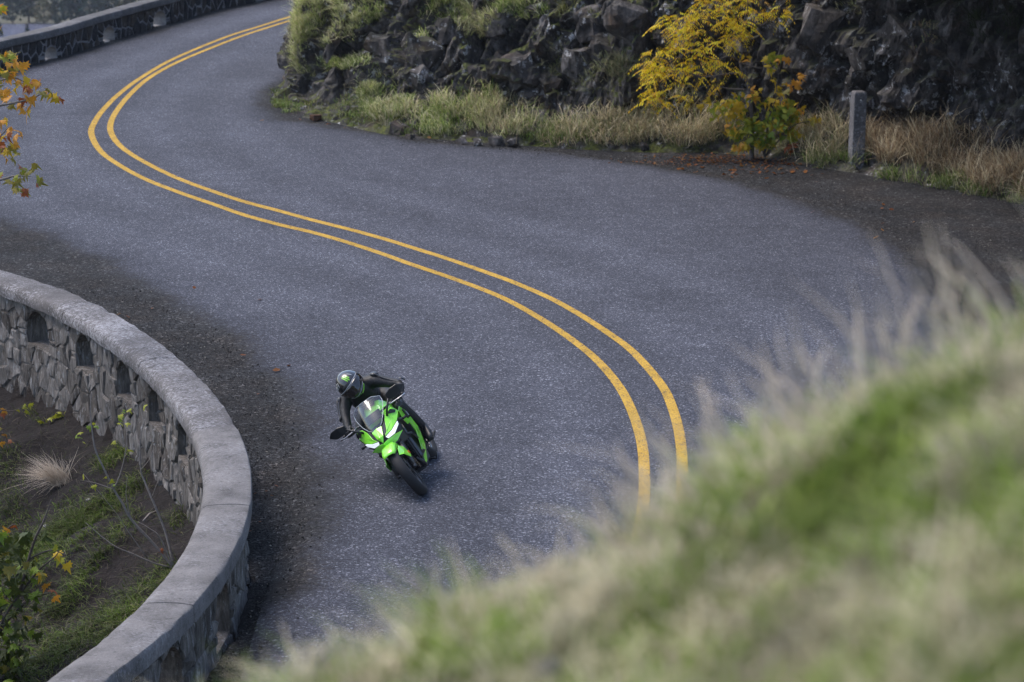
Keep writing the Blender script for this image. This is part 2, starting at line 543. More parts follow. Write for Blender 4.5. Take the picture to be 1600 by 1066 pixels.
n_ = fbm(Pg, .35, 4, 2)[:, None]
gcol = (1 - n_) * np.array([.011, .009, .009]) + n_ * np.array([.026, .021, .020])
farm = (GZ.ravel() < -8)[:, None]
fn = fbm(Pg * .05, 1.0, 4, 3)[:, None]
gcol = np.where(farm, (1 - fn) * np.array([.07, .085, .05]) + fn * np.array([.17, .15, .12]), gcol)
ground = obj('ground', Pg, GF, M['gravel'], smooth=True, col=gcol, attrs={'soil': soil.ravel()})
tag(ground, kind='structure')

# ------------------------------------------------------------------ road
road_px = [(215,1390),(290,1250),(345,1140),(380,1075),(416,1015),(435,959),(472,903),(495,846),(506,790),(500,734),(484,677),(463,626),(427,584),(374,534),(321,498),(267,473),(214,438),(160,409),(64,370),(0,345),(-150,300),(-260,240),(-280,195),(-150,162),(0,121),(37,109),(105,92),(150,78),(240,51),(348,19),(401,8),(520,-22),(640,-45),(760,-40),(620,2),(520,52),(468,97),(440,128),(414,142),(405,156),(412,172),(440,186),(500,195),(560,205),(620,216),(700,225),(850,237),(1000,258),(1150,285),(1300,335),(1400,390),(1470,470),(1500,560),(1485,700),(1440,900),(1380,1120),(1300,1390)]
RP = np.array([at(*p)[:2] for p in road_px])
RP = resample(catmull(np.vstack([RP, RP[:1]]), 4)[:-1], .4)
def poly_sd(X, Y, Pp):
    X = X.ravel(); Y = Y.ravel()
    ins = np.zeros(X.shape, bool); dm = np.full(X.shape, 1e9)
    Q = np.roll(Pp, -1, 0)
    for (x0, y0), (x1, y1) in zip(Pp, Q):
        c = ((y0 > Y) != (y1 > Y)) & (X < (x1 - x0) * (Y - y0) / (y1 - y0 + 1e-12) + x0)
        ins ^= c
        ex, ey = x1 - x0, y1 - y0
        t = np.clip(((X - x0) * ex + (Y - y0) * ey) / (ex * ex + ey * ey + 1e-12), 0, 1)
        dm = np.minimum(dm, np.hypot(X - x0 - t * ex, Y - y0 - t * ey))
    return np.where(ins, dm, -dm)
rx = np.arange(-16, 10.01, .3); ry = np.arange(13.5, 88, .3)
RX, RY = np.meshgrid(rx, ry, indexing='ij')
sd = poly_sd(RX, RY, RP).reshape(RX.shape)
tw = np.hypot(RX - WC[0], RY - WC[1]) - wall_r(np.degrees(np.arctan2(RY - WC[1], RX - WC[0])))
fdr = far_dist(RX, RY)
_dive = np.clip((-sd - .05) / .38, 0, 1) ** 2
RZ = (ground_z(RX, RY) - .07) * _dive
keep = (sd > -1.0) & (tw > .1) & (fdr < .05)
ri = np.arange(RX.size).reshape(RX.shape)
kf = keep[:-1, :-1] & keep[1:, :-1] & keep[1:, 1:] & keep[:-1, 1:]
RF = np.stack([ri[:-1, :-1], ri[1:, :-1], ri[1:, 1:], ri[:-1, 1:]], -1)[kf]
used = np.unique(RF); remap = np.full(RX.size, -1); remap[used] = np.arange(len(used))
RV = np.stack([RX.ravel(), RY.ravel(), RZ.ravel()], 1)[used]
def near_line(px, X, Y):
    L_ = resample(catmull(np.array([at(*p)[:2] for p in px]), 6), .5)
    return np.min(np.hypot(X[:, None] - L_[None, :, 0], Y[:, None] - L_[None, :, 1]), axis=1)
_dc = near_line([(600,-12),(458,28),(351,62),(230,120),(172,165),(157,203),(198,250),(300,300),(435,340),(600,386),(760,440),(860,486),(962,562),(1020,630),(1035,720),(1030,830),(980,950),(860,1150),(680,1370)], RV[:, 0], RV[:, 1])
lane = np.exp(-((_dc - 1.0) / .38) ** 2) + np.exp(-((_dc - 2.6) / .42) ** 2)
road = obj('road', RV, remap[RF], M['road'], smooth=True, attrs={'edge': sd.ravel()[used], 'lane': lane})
tag(road, kind='structure')

lineO = [(600,-14),(520,7),(458,25),(404,42),(351,59),(274,91),(223,120),(185,148),(159.5,174),(147,193),(142.5,208),(152,230),(172,249),(220,277),(277,300),(335,320),(380,335.8),(435,351),(490,364),(545,379.8),(600,398),(640,412.5),(700,432.8),(760,455),(805,475.5),(860,508),(910,543.5),(940,570.6),(962.6,597.6),(977.6,621.6),(992.6,656),(1003.3,696),(1006.7,741),(1005,790),(990,860),(960,940),(905,1040),(830,1150),(730,1270),(640,1370)]
lineI = [(600,-9),(520,12.5),(458,31),(410,46),(367,60.6),(287,93),(236,120),(204,147),(182,174),(172.5,195),(175.5,212),(191,231),(223,252),(271,276),(319,294.5),(380,315),(435,329.6),(490,344.7),(545,358.5),(600,373.6),(640,386),(700,405),(760,426),(805,442.5),(860,466.5),(898,487.3),(919,500),(955,524),(985,546.5),(1015,578),(1037.6,608),(1048,630.6),(1058,662),(1064,696),(1066,740),(1063,800),(1050,870),(1020,950),(968,1050),(895,1160),(798,1280),(710,1380)]
def paint(px):
    C_ = resample(catmull(np.array([at(*p)[:2] for p in px]), 8), .18)
    t = np.gradient(C_, axis=0); t /= np.linalg.norm(t, axis=1)[:, None]
    n = np.stack([-t[:, 1], t[:, 0]], 1)
    # stripe is a hand-laid paint line: a little broader where it crosses the slope than where it runs down it
    w = (.115 + .06 * smoothstep(.35, .95, np.abs(t[:, 0]))) / 2
    V = np.vstack([np.c_[C_ + n * w[:, None], np.full(len(C_), .004)], np.c_[C_ - n * w[:, None], np.full(len(C_), .004)]])
    m = len(C_)
    F = [(i, i + 1, m + i + 1, m + i) for i in range(m - 1)]
    return V, F
for px in (lineO, lineI):
    V, F = paint(px)
    obj('painted_line', V, F, M['line'], road)

def surf_z(X, Y):
    g_ = ground_z(X, Y); s_ = poly_sd(np.asarray(X, float), np.asarray(Y, float), RP)
    return np.maximum(g_, np.where(s_ > -.98, (g_ - .07) * np.clip((-s_ - .05) / .38, 0, 1) ** 2, -99))
# ------------------------------------------------------------------ masonry helper: Voronoi stones on a developed wall face
def clip_poly(poly, a, b, c):
    out = []
    for i in range(len(poly)):
        p, q = poly[i], poly[(i + 1) % len(poly)]
        dp, dq = a * p[0] + b * p[1] - c, a * q[0] + b * q[1] - c
        if dp <= 0: out.append(p)
        if (dp < 0 < dq) or (dq < 0 < dp):
            t = dp / (dp - dq)
            out.append((p[0] + t * (q[0] - p[0]), p[1] + t * (q[1] - p[1])))
    return out
def stone_cells(S, box, gap):
    S = np.asarray(S); res = []
    for i, s in enumerate(S):
        d = np.hypot(S[:, 0] - s[0], S[:, 1] - s[1])
        poly = [(box[0], box[2]), (box[1], box[2]), (box[1], box[3]), (box[0], box[3])]
        for j in np.argsort(d)[1:22]:
            nxy = (S[j] - s) / max(d[j], 1e-6)
            mid = (S[j] + s) / 2
            c = nxy @ mid - gap / 2
            poly = clip_poly(poly, nxy[0], nxy[1], c)
            if len(poly) < 3: break
        res.append(poly if len(poly) >= 3 else None)
    return res
def stone_mesh(poly, f, depth, rnd):
    """f(u, v, out) maps the developed face to the place"""
    c = np.mean(poly, 0); n = len(poly)
    V, F = [], []
    ins = .78 + .1 * rnd.random()
    tiltu, tiltv = rnd.uniform(-.25, .25), rnd.uniform(-.25, .25)
    for lev, (sc, o) in enumerate([(1.0, -.05), (1.0, depth * .25), (ins, depth)]):
        for (u, v) in poly:
            uu, vv = c[0] + (u - c[0]) * sc, c[1] + (v - c[1]) * sc
            oo = o + (0 if lev < 2 else (uu - c[0]) * tiltu * .35 + (vv - c[1]) * tiltv * .35 + rnd.uniform(-.014, .014))
            V.append(f(uu, vv, oo))
    V.append(f(c[0], c[1], depth * 1.15 + rnd.uniform(-.004, .012)))
    for l in (0, 1):
        for k in range(n):
            F.append((l * n + k, l * n + (k + 1) % n, (l + 1) * n + (k + 1) % n, (l + 1) * n + k))
    for k in range(n):
        F.append((2 * n + k, 2 * n + (k + 1) % n, 3 * n))
    return V, F
def fill_seeds(box, spacing, holes, rnd, stretch=1.0):
    """jittered seeds plus voussoir pairs round each arched hole (uc, half, z0, spring, top)"""
    S, dead = [], []
    du, dv = spacing, spacing * stretch
    v = box[2] + dv / 2; row = 0
    while v < box[3]:
        u = box[0] + (row % 2) * du / 2
        while u < box[1]:
            p = (u + rnd.uniform(-.5, .5) * du, v + rnd.uniform(-.5, .5) * dv)
            ok = True
            for (uc, hw, z0, top) in holes:
                x = abs(p[0] - uc) / (hw + .17); y = (p[1] - (z0 + .02)) / (top - z0 + .15)
                if x < 1 and -.25 < y < 1.0 and (y < .45 or x * x + ((y - .45) / .55) ** 2 < 1): ok = False
            if ok: S.append(p); dead.append(False)
            u += du
        v += dv; row += 1
    for (uc, hw, z0, top) in holes:
        pts = []
        sp = z0 + (top - z0) * .45
        for side in (-1, 1):
            for vv in np.linspace(z0 + .06, sp, 3): pts.append((uc + side * hw, vv, side, 0))
        for an in np.linspace(30, 150, 4):
            ca, sa = math.cos(R(an)), math.sin(R(an))
            pts.append((uc + hw * ca, sp + (top - sp) * sa, ca, sa))
        for (a, b, na, nb) in pts:
            S.append((a + na * .075, b + nb * .075)); dead.append(False)
            S.append((a - na * .075, b - nb * .075)); dead.append(True)
        for vv in np.linspace(z0 + .03, top - .15, 4): S.append((uc + rnd.uniform(-.01, .01), vv)); dead.append(True)
        for uu in np.linspace(-.7, .7, 3):
            S.append((uc + uu * hw, z0 + .07)); dead.append(True)
            S.append((uc + uu * hw, z0 - .07)); dead.append(False)
    return np.array(S), dead

def walled_core(fpt, us, zb_out, zb_in, zt, half, holes):
    """solid wall core with arched openings; fpt(u, off, z); bottom may differ each side"""
    mb = MB()
    def interval(u0, u1, lo0, lo1, hi0, hi1, close):
        V = []
        for (u, lo, hi) in ((u0, lo0, hi0), (u1, lo1, hi1)):
            for off in (-half, half):
                for z in (lo, hi): V.append(fpt(u, off, z))
        # order: u0:-lo,-hi,+lo,+hi ; u1 ...
        F = [(0, 1, 5, 4), (2, 6, 7, 3), (1, 3, 7, 5), (0, 4, 6, 2)]
        if close[0]: F.append((0, 2, 3, 1))
        if close[1]: F.append((4, 5, 7, 6))
        mb.add(V, F)
    def hole_at(u):
        for h in holes:
            if abs(u - h[0]) < h[1] - 1e-6: return h
        return None
    def arch(h, u):
        sp = h[2] + (h[3] - h[2]) * .45
        x = min(1, abs(u - h[0]) / h[1])
        return sp + (h[3] - sp) * math.sqrt(max(0, 1 - x * x))
    cuts = sorted(set([round(float(u), 4) for u in us] + [round(h[0] + s * h[1], 4) for h in holes for s in (-1, -.92, -.75, -.5, -.25, 0, .25, .5, .75, .92, 1)]))
    for u0, u1 in zip(cuts[:-1], cuts[1:]):
        h = hole_at((u0 + u1) / 2)
        if h is None:
            interval(u0, u1, zb_out(u0), zb_out(u1), zt, zt, (True, True))
        else:
            interval(u0, u1, zb_out(u0), zb_out(u1), h[2], h[2], (False, False))
            interval(u0, u1, arch(h, u0), arch(h, u1), zt, zt, (False, False))
    return mb

# ------------------------------------------------------------------ near parapet
RM = 16.4
def th_u(th): return R(th) * RM
near_wall = empty('stone_parapet', wall_pt(11, 0, 0), 'long curved stone parapet with arched openings, in the near bend beside the motorcycle', 'stone wall')
def nf(u, off, z):
    p = wall_pt(math.degrees(u / RM), off, z)
    return p - np.array(near_wall.location)
arch_th = [41.6, 36.3, 31.1, 25.8, 21.0, 15.8, 9.9, 4.4, -3.2, -9.0, -15.0]
holes = [(th_u(t), .32, -.02 if t > 6 else -.12, .42) for t in arch_th]
us = np.arange(th_u(TH0), th_u(TH1), .3)
walled_core(nf, us, lambda u: -1.6, None, .475, .15, holes).build('mortar_core', M['mortar'], near_wall)
rnd = random.Random(3)
u_lo, u_hi = th_u(6), th_u(44.5)
box = (u_lo, u_hi, -1.05, .475)
S, dead = fill_seeds(box, .285, [h for h in holes if u_lo < h[0] < u_hi], rnd, .8)
for poly, dd in zip(stone_cells(S, box, .009), dead):
    if poly is None or dd: continue
    V, F = stone_mesh(poly, lambda u, v, o: nf(u, -(.15 + o), v), rnd.uniform(.004, .028), rnd)
    obj('stone', V, [f[::-1] for f in F], M['wallstone'], near_wall)
u_lo, u_hi = th_u(-16), th_u(9)
box = (u_lo, u_hi, -.35, .475)
S, dead = fill_seeds(box, .33, [h for h in holes if u_lo < h[0] < u_hi], rnd, 1.1)
for poly, dd in zip(stone_cells(S, box, .009), dead):
    if poly is None or dd: continue
    V, F = stone_mesh(poly, lambda u, v, o: nf(u, .15 + o, v), rnd.uniform(.006, .03), rnd)
    obj('stone', V, F, M['wallstone'], near_wall)
# coping in lengths
cap_prof = [(-.19, .470), (-.222, .485), (-.228, .53), (-.226, .585), (-.205, .625), (-.16, .648), (-.08, .658), (0, .662), (.10, .660), (.19, .655), (.219, .648), (.229, .634), (.230, .56), (.229, .49), (.20, .470)]
def coping(name, u0, u1, fpt, prof, mat, parent, step=.09, rough=.006, chip=0.0):
    n = max(3, int((u1 - u0) / step)); m = len(prof)
    V, F = [], []
    for i in range(n + 1):
        u = u0 + (u1 - u0) * i / n
        for (o, z) in prof: V.append(fpt(u, o, z))
    V = np.array(V)
    nn = fbm(V + 40, 5.0, 3); n2 = fbm(V + 11, 1.2, 2, 1)
    jj = np.tile(np.arange(m), n + 1)
    edge = np.isin(jj, [3, 4, 9, 10, 11])
    V[:, 2] += rough * 3 * (nn - .5) + .012 * (n2 - .5) - chip * edge * np.maximum(0, fbm(V, 9, 2, 4) - .58) * 2
    for i in range(n):
        for k in range(m):
            F.append((i * m + k, i * m + (k + 1) % m, (i + 1) * m + (k + 1) % m, (i + 1) * m + k))
    F.append(tuple(range(m))); F.append(tuple(n * m + k for k in range(m - 1, -1, -1)))
    o = obj(name, V, F, mat, parent, smooth=True)
    mod = o.modifiers.new('edges', 'EDGE_SPLIT'); mod.split_angle = R(38)
    return o
joints = [TH0, -18.0, -7.6, 2.0, 11.3, 22.5, 33.0, 43.0, 54.0, TH1]
for k in range(len(joints) - 1):
    mt = M['cap_new'] if joints[k + 1] < 12 else M['cap_old']
    dz = .012 if mt is M['cap_new'] else 0
    o = coping('coping', th_u(joints[k]) + .007, th_u(joints[k + 1]) - (.012 if k == 3 else .007), nf, [(a, b + dz) for a, b in cap_prof], mt, near_wall, rough=.007 if dz else .014, chip=.035 if dz else .06)
    o['label'] = 'smooth pale concrete coping length' if dz else 'lichen-flecked weathered concrete coping length'

# ------------------------------------------------------------------ far parapet
far_wall = empty('stone_parapet', (FW[40][0], FW[40][1], 0), 'far dark stone parapet with pale mortar veins along the upper bend', 'stone wall')
def ff(u, off, z):
    """off + towards the road"""
    i = np.clip(np.interp(u, FWs, np.arange(len(FW))), 0, len(FW) - 1)
    x = np.interp(i, np.arange(len(FW)), FW[:, 0]); y = np.interp(i, np.arange(len(FW)), FW[:, 1])
    n0 = np.interp(i, np.arange(len(FW)), FWn[:, 0]); n1 = np.interp(i, np.arange(len(FW)), FWn[:, 1])
    return np.array([x + n0 * (.21 - off), y + n1 * (.21 - off), z]) - np.array(far_wall.location)
def far_u(px, py):
    p = at(px, py)[:2]
    return FWs[np.argmin(np.hypot(*(FW - p).T))]
fh = [(far_u(84, 92), .30, -.03, .27), (far_u(172, 64), .36, -.03, .33), (far_u(262, 40), .42, -.03, .36)]
fh = [(fh[0][0] - 5.6, .33, -.03, .3)] + fh
walled_core(ff, np.arange(0, FWs[-1], .5), lambda u: -1.3, None, .475, .165, fh).build('mortar_core', M['mortar_far'], far_wall)
u_lo, u_hi = far_u(-40, 120), far_u(402, 2)
box = (u_lo, u_hi, -.1, .475)
S, dead = fill_seeds(box, .36, [h for h in fh if h[0] > u_lo], rnd, .8)
for poly, dd in zip(stone_cells(S, box, .045), dead):
    if poly is None or dd: continue
    V, F = stone_mesh(poly, lambda u, v, o: ff(u, .165 + o, v), rnd.uniform(.008, .03), rnd)
    obj('stone', V, F, M['darkstone'], far_wall)
fcap = [(a, b) for a, b in cap_prof]
for a, b in ((0, far_u(130, 78)), (far_u(130, 78), FWs[-1])):
    coping('coping', a + .004, b - .004, ff, fcap, M['cap_far'], far_wall, step=.2)
# ------------------------------------------------------------------ rock outcrop inside the hairpin
base_px = [(700,-22),(620,4),(540,42),(484,88),(450,118),(430,140),(428,158),(452,177),(520,190),(600,208),(700,217),(850,228),(1000,236),(1130,238),(1250,255),(1400,280),(1600,318),(1760,365),(1900,440),(1980,560)]
B0 = np.array([at(*p)[:2] for p in base_px])
ridge = np.array([(.4,76),(-.8,70),(-2.0,64.5),(-2.9,60.2),(-3.2,58.4),(-3.2,57.4),(-3.1,56.5),(-2.8,55.6),(-2.1,54.6),(-1.0,53.4),(.2,52.6),(1.8,51.6),(3.3,50.6),(4.6,49.8),(6.2,48.8),(7.8,47.6),(9.8,45.8),(11.6,43.4),(13.2,40),(14.5,36)])
hm = np.array([4.2,4.0,3.6,3.3,3.2,3.2,3.2,3.3,3.5,3.9,4.4,5.0,5.6,6.2,6.8,7.2,7.5,7.5,7.5,7.5])
apr = np.array([.12,.1,.1,.1,.14,.22,.26,.30,.34,.36,.36,.34,.36,.40,.42,.44,.46,.46,.46,.46])      # share of the run that is low talus
apz = np.array([.05,.05,.05,.05,.06,.08,.10,.12,.14,.15,.14,.12,.10,.09,.09,.09,.09,.09,.09,.09])
idx = np.arange(len(B0), dtype=float)
cs = catmull(np.c_[B0, ridge, hm, apr, apz], 10)
cs = resample(cs[:, :7], .06)
ns = len(cs); nt_ = 92
T_ = np.linspace(0, 1, nt_)
OP = np.zeros((ns, nt_, 3))
OVH = smoothstep(3.6, 6.2, cs[:, 0])           # unseen overhang, added towards the post to shade the rock below it
for j, t in enumerate(T_):
    a = cs[:, 5]; za = cs[:, 6]
    if t < .3:
        u = a * (t / .3); z = za * (t / .3) ** .8
    elif t < .88:
        k = (t - .3) / .58
        u = a + (.80 - a) * k ** 1.25
        u = u * (1 - OVH) + (a + (-.30 - a) * smoothstep(.38, .72, k)) * OVH; z = za + (.93 - za) * k
    else:
        k = (t - .88) / .12
        ue = .80 * (1 - OVH) - .30 * OVH
        u = ue + (1 - ue) * k; z = .93 + .07 * k
    OP[:, j, :2] = cs[:, :2] + (cs[:, 2:4] - cs[:, :2]) * u[:, None] if np.ndim(u) else cs[:, :2] + (cs[:, 2:4] - cs[:, :2]) * u
    OP[:, j, 2] = cs[:, 4] * z - .06
OP0 = OP.copy()
def grid_normals(G):
    a = np.gradient(G, axis=0); b = np.gradient(G, axis=1)
    n = np.cross(b, a)
    n /= np.linalg.norm(n, axis=2)[..., None] + 1e-9
    return n
ON = grid_normals(OP)
if ON[:, :20, 2].mean() < 0: ON = -ON
Pf = OP.reshape(-1, 3); Nf = ON.reshape(-1, 3)
tt = np.tile(T_, ns)
disp = np.zeros(len(Pf))
for sc, amp, tilt in ((.6, .55, .42), (1.5, .30, .50), (3.4, .15, .55), (7.5, .07, .5)):
    _c, _s = math.cos(.5), math.sin(.5)
    Pr = np.stack([Pf[:, 0] * _c - Pf[:, 2] * _s, Pf[:, 1], Pf[:, 0] * _s + Pf[:, 2] * _c], 1)
    Q = Pr * np.array([1.15, 1, .7]) + .25 * (np.stack([fbm(Pf, 1.2, 2, c) for c in (0, 1, 2)], 1) - .5)
    ci, off, dd = cells(Q, sc)
    dirs = _T[ci][:, :3] - .5
    disp += amp * (_T[ci, 3] - .5) + tilt * (off * dirs).sum(1) * 1.6
    disp -= amp * .35 * np.exp(-(dd / (.035 / sc * 2)) ** 2)
disp += .32 * (fbm(Pf, 1.6, 5, 3) - .5)
steep = smoothstep(.16, .36, tt)
disp = disp * (.22 + .78 * steep) * smoothstep(0, .04, tt)
dsp = Nf * disp[:, None]
OPd = (Pf + dsp).reshape(ns, nt_, 3)
oi = np.arange(ns * nt_).reshape(ns, nt_)
OF = np.stack([oi[:-1, :-1], oi[:-1, 1:], oi[1:, 1:], oi[1:, :-1]], -1).reshape(-1, 4)
outcrop = empty('rock_outcrop', (0, 50, 0), 'dark basalt outcrop with grassy ledges inside the road bend', 'rock outcrop')
OC = np.array([0, 50, 0])
mossw = np.clip(1.1 - .0006 * 0 - smoothstep(1.5, 6.5, OPd.reshape(-1, 3)[:, 0]) * .75, 0, 1)
face = obj('rock_face', OPd.reshape(-1, 3) - OC, OF, M['basalt'], outcrop, attrs={'moss': mossw})
top = []
rp = OPd[:, -1]
TV = np.vstack([rp, rp + np.array([3.5, 5.0, .6]), rp + np.array([14, 9, 1.5])])
TF = [(i, i + 1, ns + i + 1, ns + i) for i in range(ns - 1)] + [(ns + i, ns + i + 1, 2 * ns + i + 1, 2 * ns + i) for i in range(ns - 1)]
obj('hill_top', TV - OC, TF, M['basalt'], outcrop, attrs={'moss': np.ones(len(TV))})
ONd = grid_normals(OPd)
if ONd[:, :20, 2].mean() < 0: ONd = -ONd
def boulder_mesh(rr, size, seed, mat, bevel=.02, rough=.10):
    """angular basalt block: a cut box whose faces are broken up"""
    r0 = random.Random(seed)
    pts = []
    for sx in (-1, 1):
        for sy in (-1, 1):
            for sz_ in (-1, 1):
                pts.append((sx * r0.uniform(.35, .95), sy * r0.uniform(.35, .95), sz_ * r0.uniform(.35, .95)))
    for _ in range(7):
        v = Vector((r0.gauss(0, 1), r0.gauss(0, 1), r0.gauss(0, 1))).normalized()
        pts.append(tuple(v * r0.uniform(.9, 1.05)))
    bm = bmesh.new()
    for p in pts: bm.verts.new(p)
    res = bmesh.ops.convex_hull(bm, input=bm.verts[:])
    dead = [g for g in set(res['geom_interior'] + res['geom_unused']) if isinstance(g, bmesh.types.BMVert)]
    if dead: bmesh.ops.delete(bm, geom=dead, context='VERTS')
    if max(size) > .3:
        bmesh.ops.subdivide_edges(bm, edges=bm.edges[:], cuts=2, use_grid_fill=True)
        co = np.array([v.co[:] for v in bm.verts])
        ci_, off_, _ = cells(co + seed * 3.7, 1.5)
        d_ = (_T[ci_, 3] - .5) * 1.2 + (off_ * (_T[ci_][:, :3] - .5)).sum(1) * 1.6 + .6 * (vnoise(co + seed, 4.0, 2) - .5)
        for v, q in zip(bm.verts, d_): v.co += v.co.normalized() * float(q) * rough * 2.2
    for v in bm.verts: v.co = Vector((v.co.x * size[0] / 2, v.co.y * size[1] / 2, v.co.z * size[2] / 2))
    me = bpy.data.meshes.new('rock'); bm.to_mesh(me); bm.free()
    me.materials.append(mat)
    a = me.attributes.new('moss', 'FLOAT', 'POINT')
    a.data.foreach_set('value', np.full(len(me.vertices), rr, np.float32))
    return me
# individually readable blocks in the face
PX, PY = project(OPd)
def face_at(px, py):
    d = (PX - px) ** 2 + (PY - py) ** 2 + 40 * (ONd[..., 1] > .1) * 100
    dist = OPd[..., 1]
    cand = d < 60
    if cand.any():
        k = np.argmin(np.where(cand, dist, 1e9))
    else:
        k = np.argmin(d)
    return np.unravel_index(k, PX.shape)
blocks = [(540, 72, 0.6, 0.5, 0.1, ''), (525, 112, 0.6, 0.6, 0.1, ''), (562, 118, 0.5, 0.5, 0.1, ''), (548, 48, 0.6, 0.5, 0.2, ''), (528, 82, 0.35, 0.5, 0.1, ''), (513, 70, 0.3, 0.9, 0.35, 'tall narrow block crusted with white lichen'), (612, 55, 0.7, 0.6, 0.2, ''), (640, 95, 0.9, 1.5, 0.35, ''), (590, 62, 0.5, 0.5, 0.15, ''), (665, 110, 0.5, 0.6, 0.1, ''), (748, 70, 0.9, 0.7, 0.1, ''), (770, 45, 0.6, 0.4, 0.2, ''), (820, 95, 0.7, 0.9, 0.1, ''), (800, 150, 0.5, 0.6, 0, ''), (840, 150, 0.6, 0.5, 0.1, ''), (905, 95, 0.7, 0.8, 0.2, ''), (930, 45, 0.9, 0.7, 0.1, ''), (470, 112, 0.5, 0.7, 0.1, ''), (545, 168, 0.45, 0.5, 0, ''), (520, 150, 0.35, 0.5, 0.2, ''), (575, 150, 0.4, 0.4, 0.2, ''), (500, 175, 0.35, 0.25, 0.3, ''), (870, 130, 0.6, 0.7, 0.1, ''), (960, 70, 0.8, 0.8, 0.1, ''), (1000, 40, 0.9, 0.9, 0.1, ''), (1280, 60, 0.9, 1.1, 0.1, ''), (1390, 70, 0.9, 1.0, 0.1, ''), (1500, 70, 1.0, 1.1, 0.2, ''), (1590, 60, 0.9, 1.1, 0.2, ''), (1350, 105, 0.6, 0.6, 0.1, ''), (735, 110, 0.3, 0.25, 0, ''), (700, 35, 0.6, 0.7, 0.2, ''), (655, 15, 0.6, 0.6, 0.2, ''), (620, 130, 0.5, 0.4, 0.1, ''), (560, 40, 0.5, 0.4, 0.4, '')]
for k, (px, py, w, h, mo, lb) in enumerate(blocks):
    i, j = face_at(px, py)
    p = OPd[i, j]; n = ONd[i, j]
    me = boulder_mesh(mo, (w * .75, w * .95, h * .95), 100 + k, M['basalt'])
    o = link('rock', me, outcrop, Vector(p - n * w * .32) - Vector(OC))
    o.rotation_euler = (random.uniform(-.7, .5), random.uniform(-.5, .5), math.atan2(n[1], n[0]) + random.uniform(-.5, .5))
    if lb: o['label'] = lb
# loose stones on the verge
loose = [(623,206,.34,.30,'angular dark stone standing on the road edge below the grassy talus','stone'),(640,214,.22,.12,'small flat dark stone beside the angular one at the road edge','stone'),(493,184,.30,.15,'rust-brown stone lying at the tip of the outcrop by the asphalt','stone'),(720,222,.22,.16,'small stone at the verge, first of the low line under the straw grass','stone'),(745,224,.26,.16,'low dark stone in the verge line, second from the standing stone side','stone'),(775,223,.30,.20,'larger broken stone in the verge line below the mossy tuft','stone'),(800,225,.26,.18,'last stone of the low verge line before the straw grass','stone'),(1007,232,.22,.2,'small grey stone near the fallen orange leaves by the straw grass','stone')]
M['rust'] = m_stone('rusty_stone', (.07, .036, .022), (.075, .038, .024), (.08, .04, .026), .05)
for k, (px, py, w, h, lb, ct) in enumerate(loose):
    p = at(px, py, .03)
    me = boulder_mesh(0, (w, w * .8, h), 300 + k, M['rust'] if 'rust' in lb else M['basalt'], .012)
    o = link('stone', me, None, (p[0], p[1], h * .28))
    o.rotation_euler = (random.uniform(-.3, .3), random.uniform(-.3, .3), random.uniform(0, 6))
    tag(o, lb, ct, 'stones along the verge')

# ------------------------------------------------------------------ grass blades
def grass(name, B, up, length, width, col, lean=.35, droop=.5, label=None, kind='stuff', parent=None, bend_dir=None):
    B = np.asarray(B, float); N = len(B)
    up = np.broadcast_to(up, (N, 3)) if np.ndim(up) == 1 else up
    d = up + lean * rng.normal(size=(N, 3)) * np.array([1, 1, .5])
    d /= np.linalg.norm(d, axis=1)[:, None]
    ang = rng.random(N) * 2 * math.pi
    side = np.stack([np.cos(ang), np.sin(ang), np.zeros(N)], 1)
    bd = np.cross(side, [0, 0, 1.0]) if bend_dir is None else np.asarray(bend_dir) + .4 * rng.normal(size=(N, 3))
    L = np.asarray(length)[:, None] * np.ones((N, 1))
    W = (np.asarray(width) * np.ones(N))[:, None]
    dr = droop * (.4 + rng.random((N, 1)))
    rows = []
    for f, wf in ((0, 1.0), (.4, .85), (.75, .55)):
        c = B + d * L * f + (bd * dr * .7 - np.array([0, 0, 1]) * dr * .6) * L * f * f
        rows += [c - side * W * wf / 2, c + side * W * wf / 2]
    tip = B + d * L + (bd * dr * .7 - np.array([0, 0, 1]) * dr * .6) * L
    V = np.stack(rows + [tip], 1).reshape(-1, 3)
    o7 = (np.arange(N) * 7)[:, None]
    q = np.vstack([o7 + np.array([0, 1, 3, 2]), o7 + np.array([2, 3, 5, 4])])
    t3 = o7 + np.array([4, 5, 6])
    F = [tuple(r) for r in q] + [tuple(r) for r in t3]
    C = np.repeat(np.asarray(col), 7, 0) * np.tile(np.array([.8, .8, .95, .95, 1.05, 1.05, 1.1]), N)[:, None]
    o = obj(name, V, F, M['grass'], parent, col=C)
    tag(o, label, None, None, kind)
    return o
def mixcol(n, pal, var=.2):
    pal = np.array(pal); k = rng.integers(0, len(pal), n)
    return pal[k] * (1 + var * rng.normal(size=(n, 1))).clip(.5, 1.6)
GREEN = [(.13, .20, .035), (.17, .23, .05), (.20, .25, .08), (.10, .16, .025)]
OLIVE = [(.26, .26, .12), (.21, .24, .09), (.33, .30, .17)]
STRAW = [(.56, .47, .30), (.48, .39, .25), (.62, .54, .37), (.38, .30, .19)]
BROWN = [(.27, .185, .11), (.22, .15, .09), (.34, .25, .15), (.16, .11, .06)]
LIGHT = [(.46, .48, .19), (.56, .54, .30), (.36, .43, .12), (.64, .58, .38)]
MOSS = [(.10, .105, .015), (.13, .125, .02), (.06, .08, .012)]

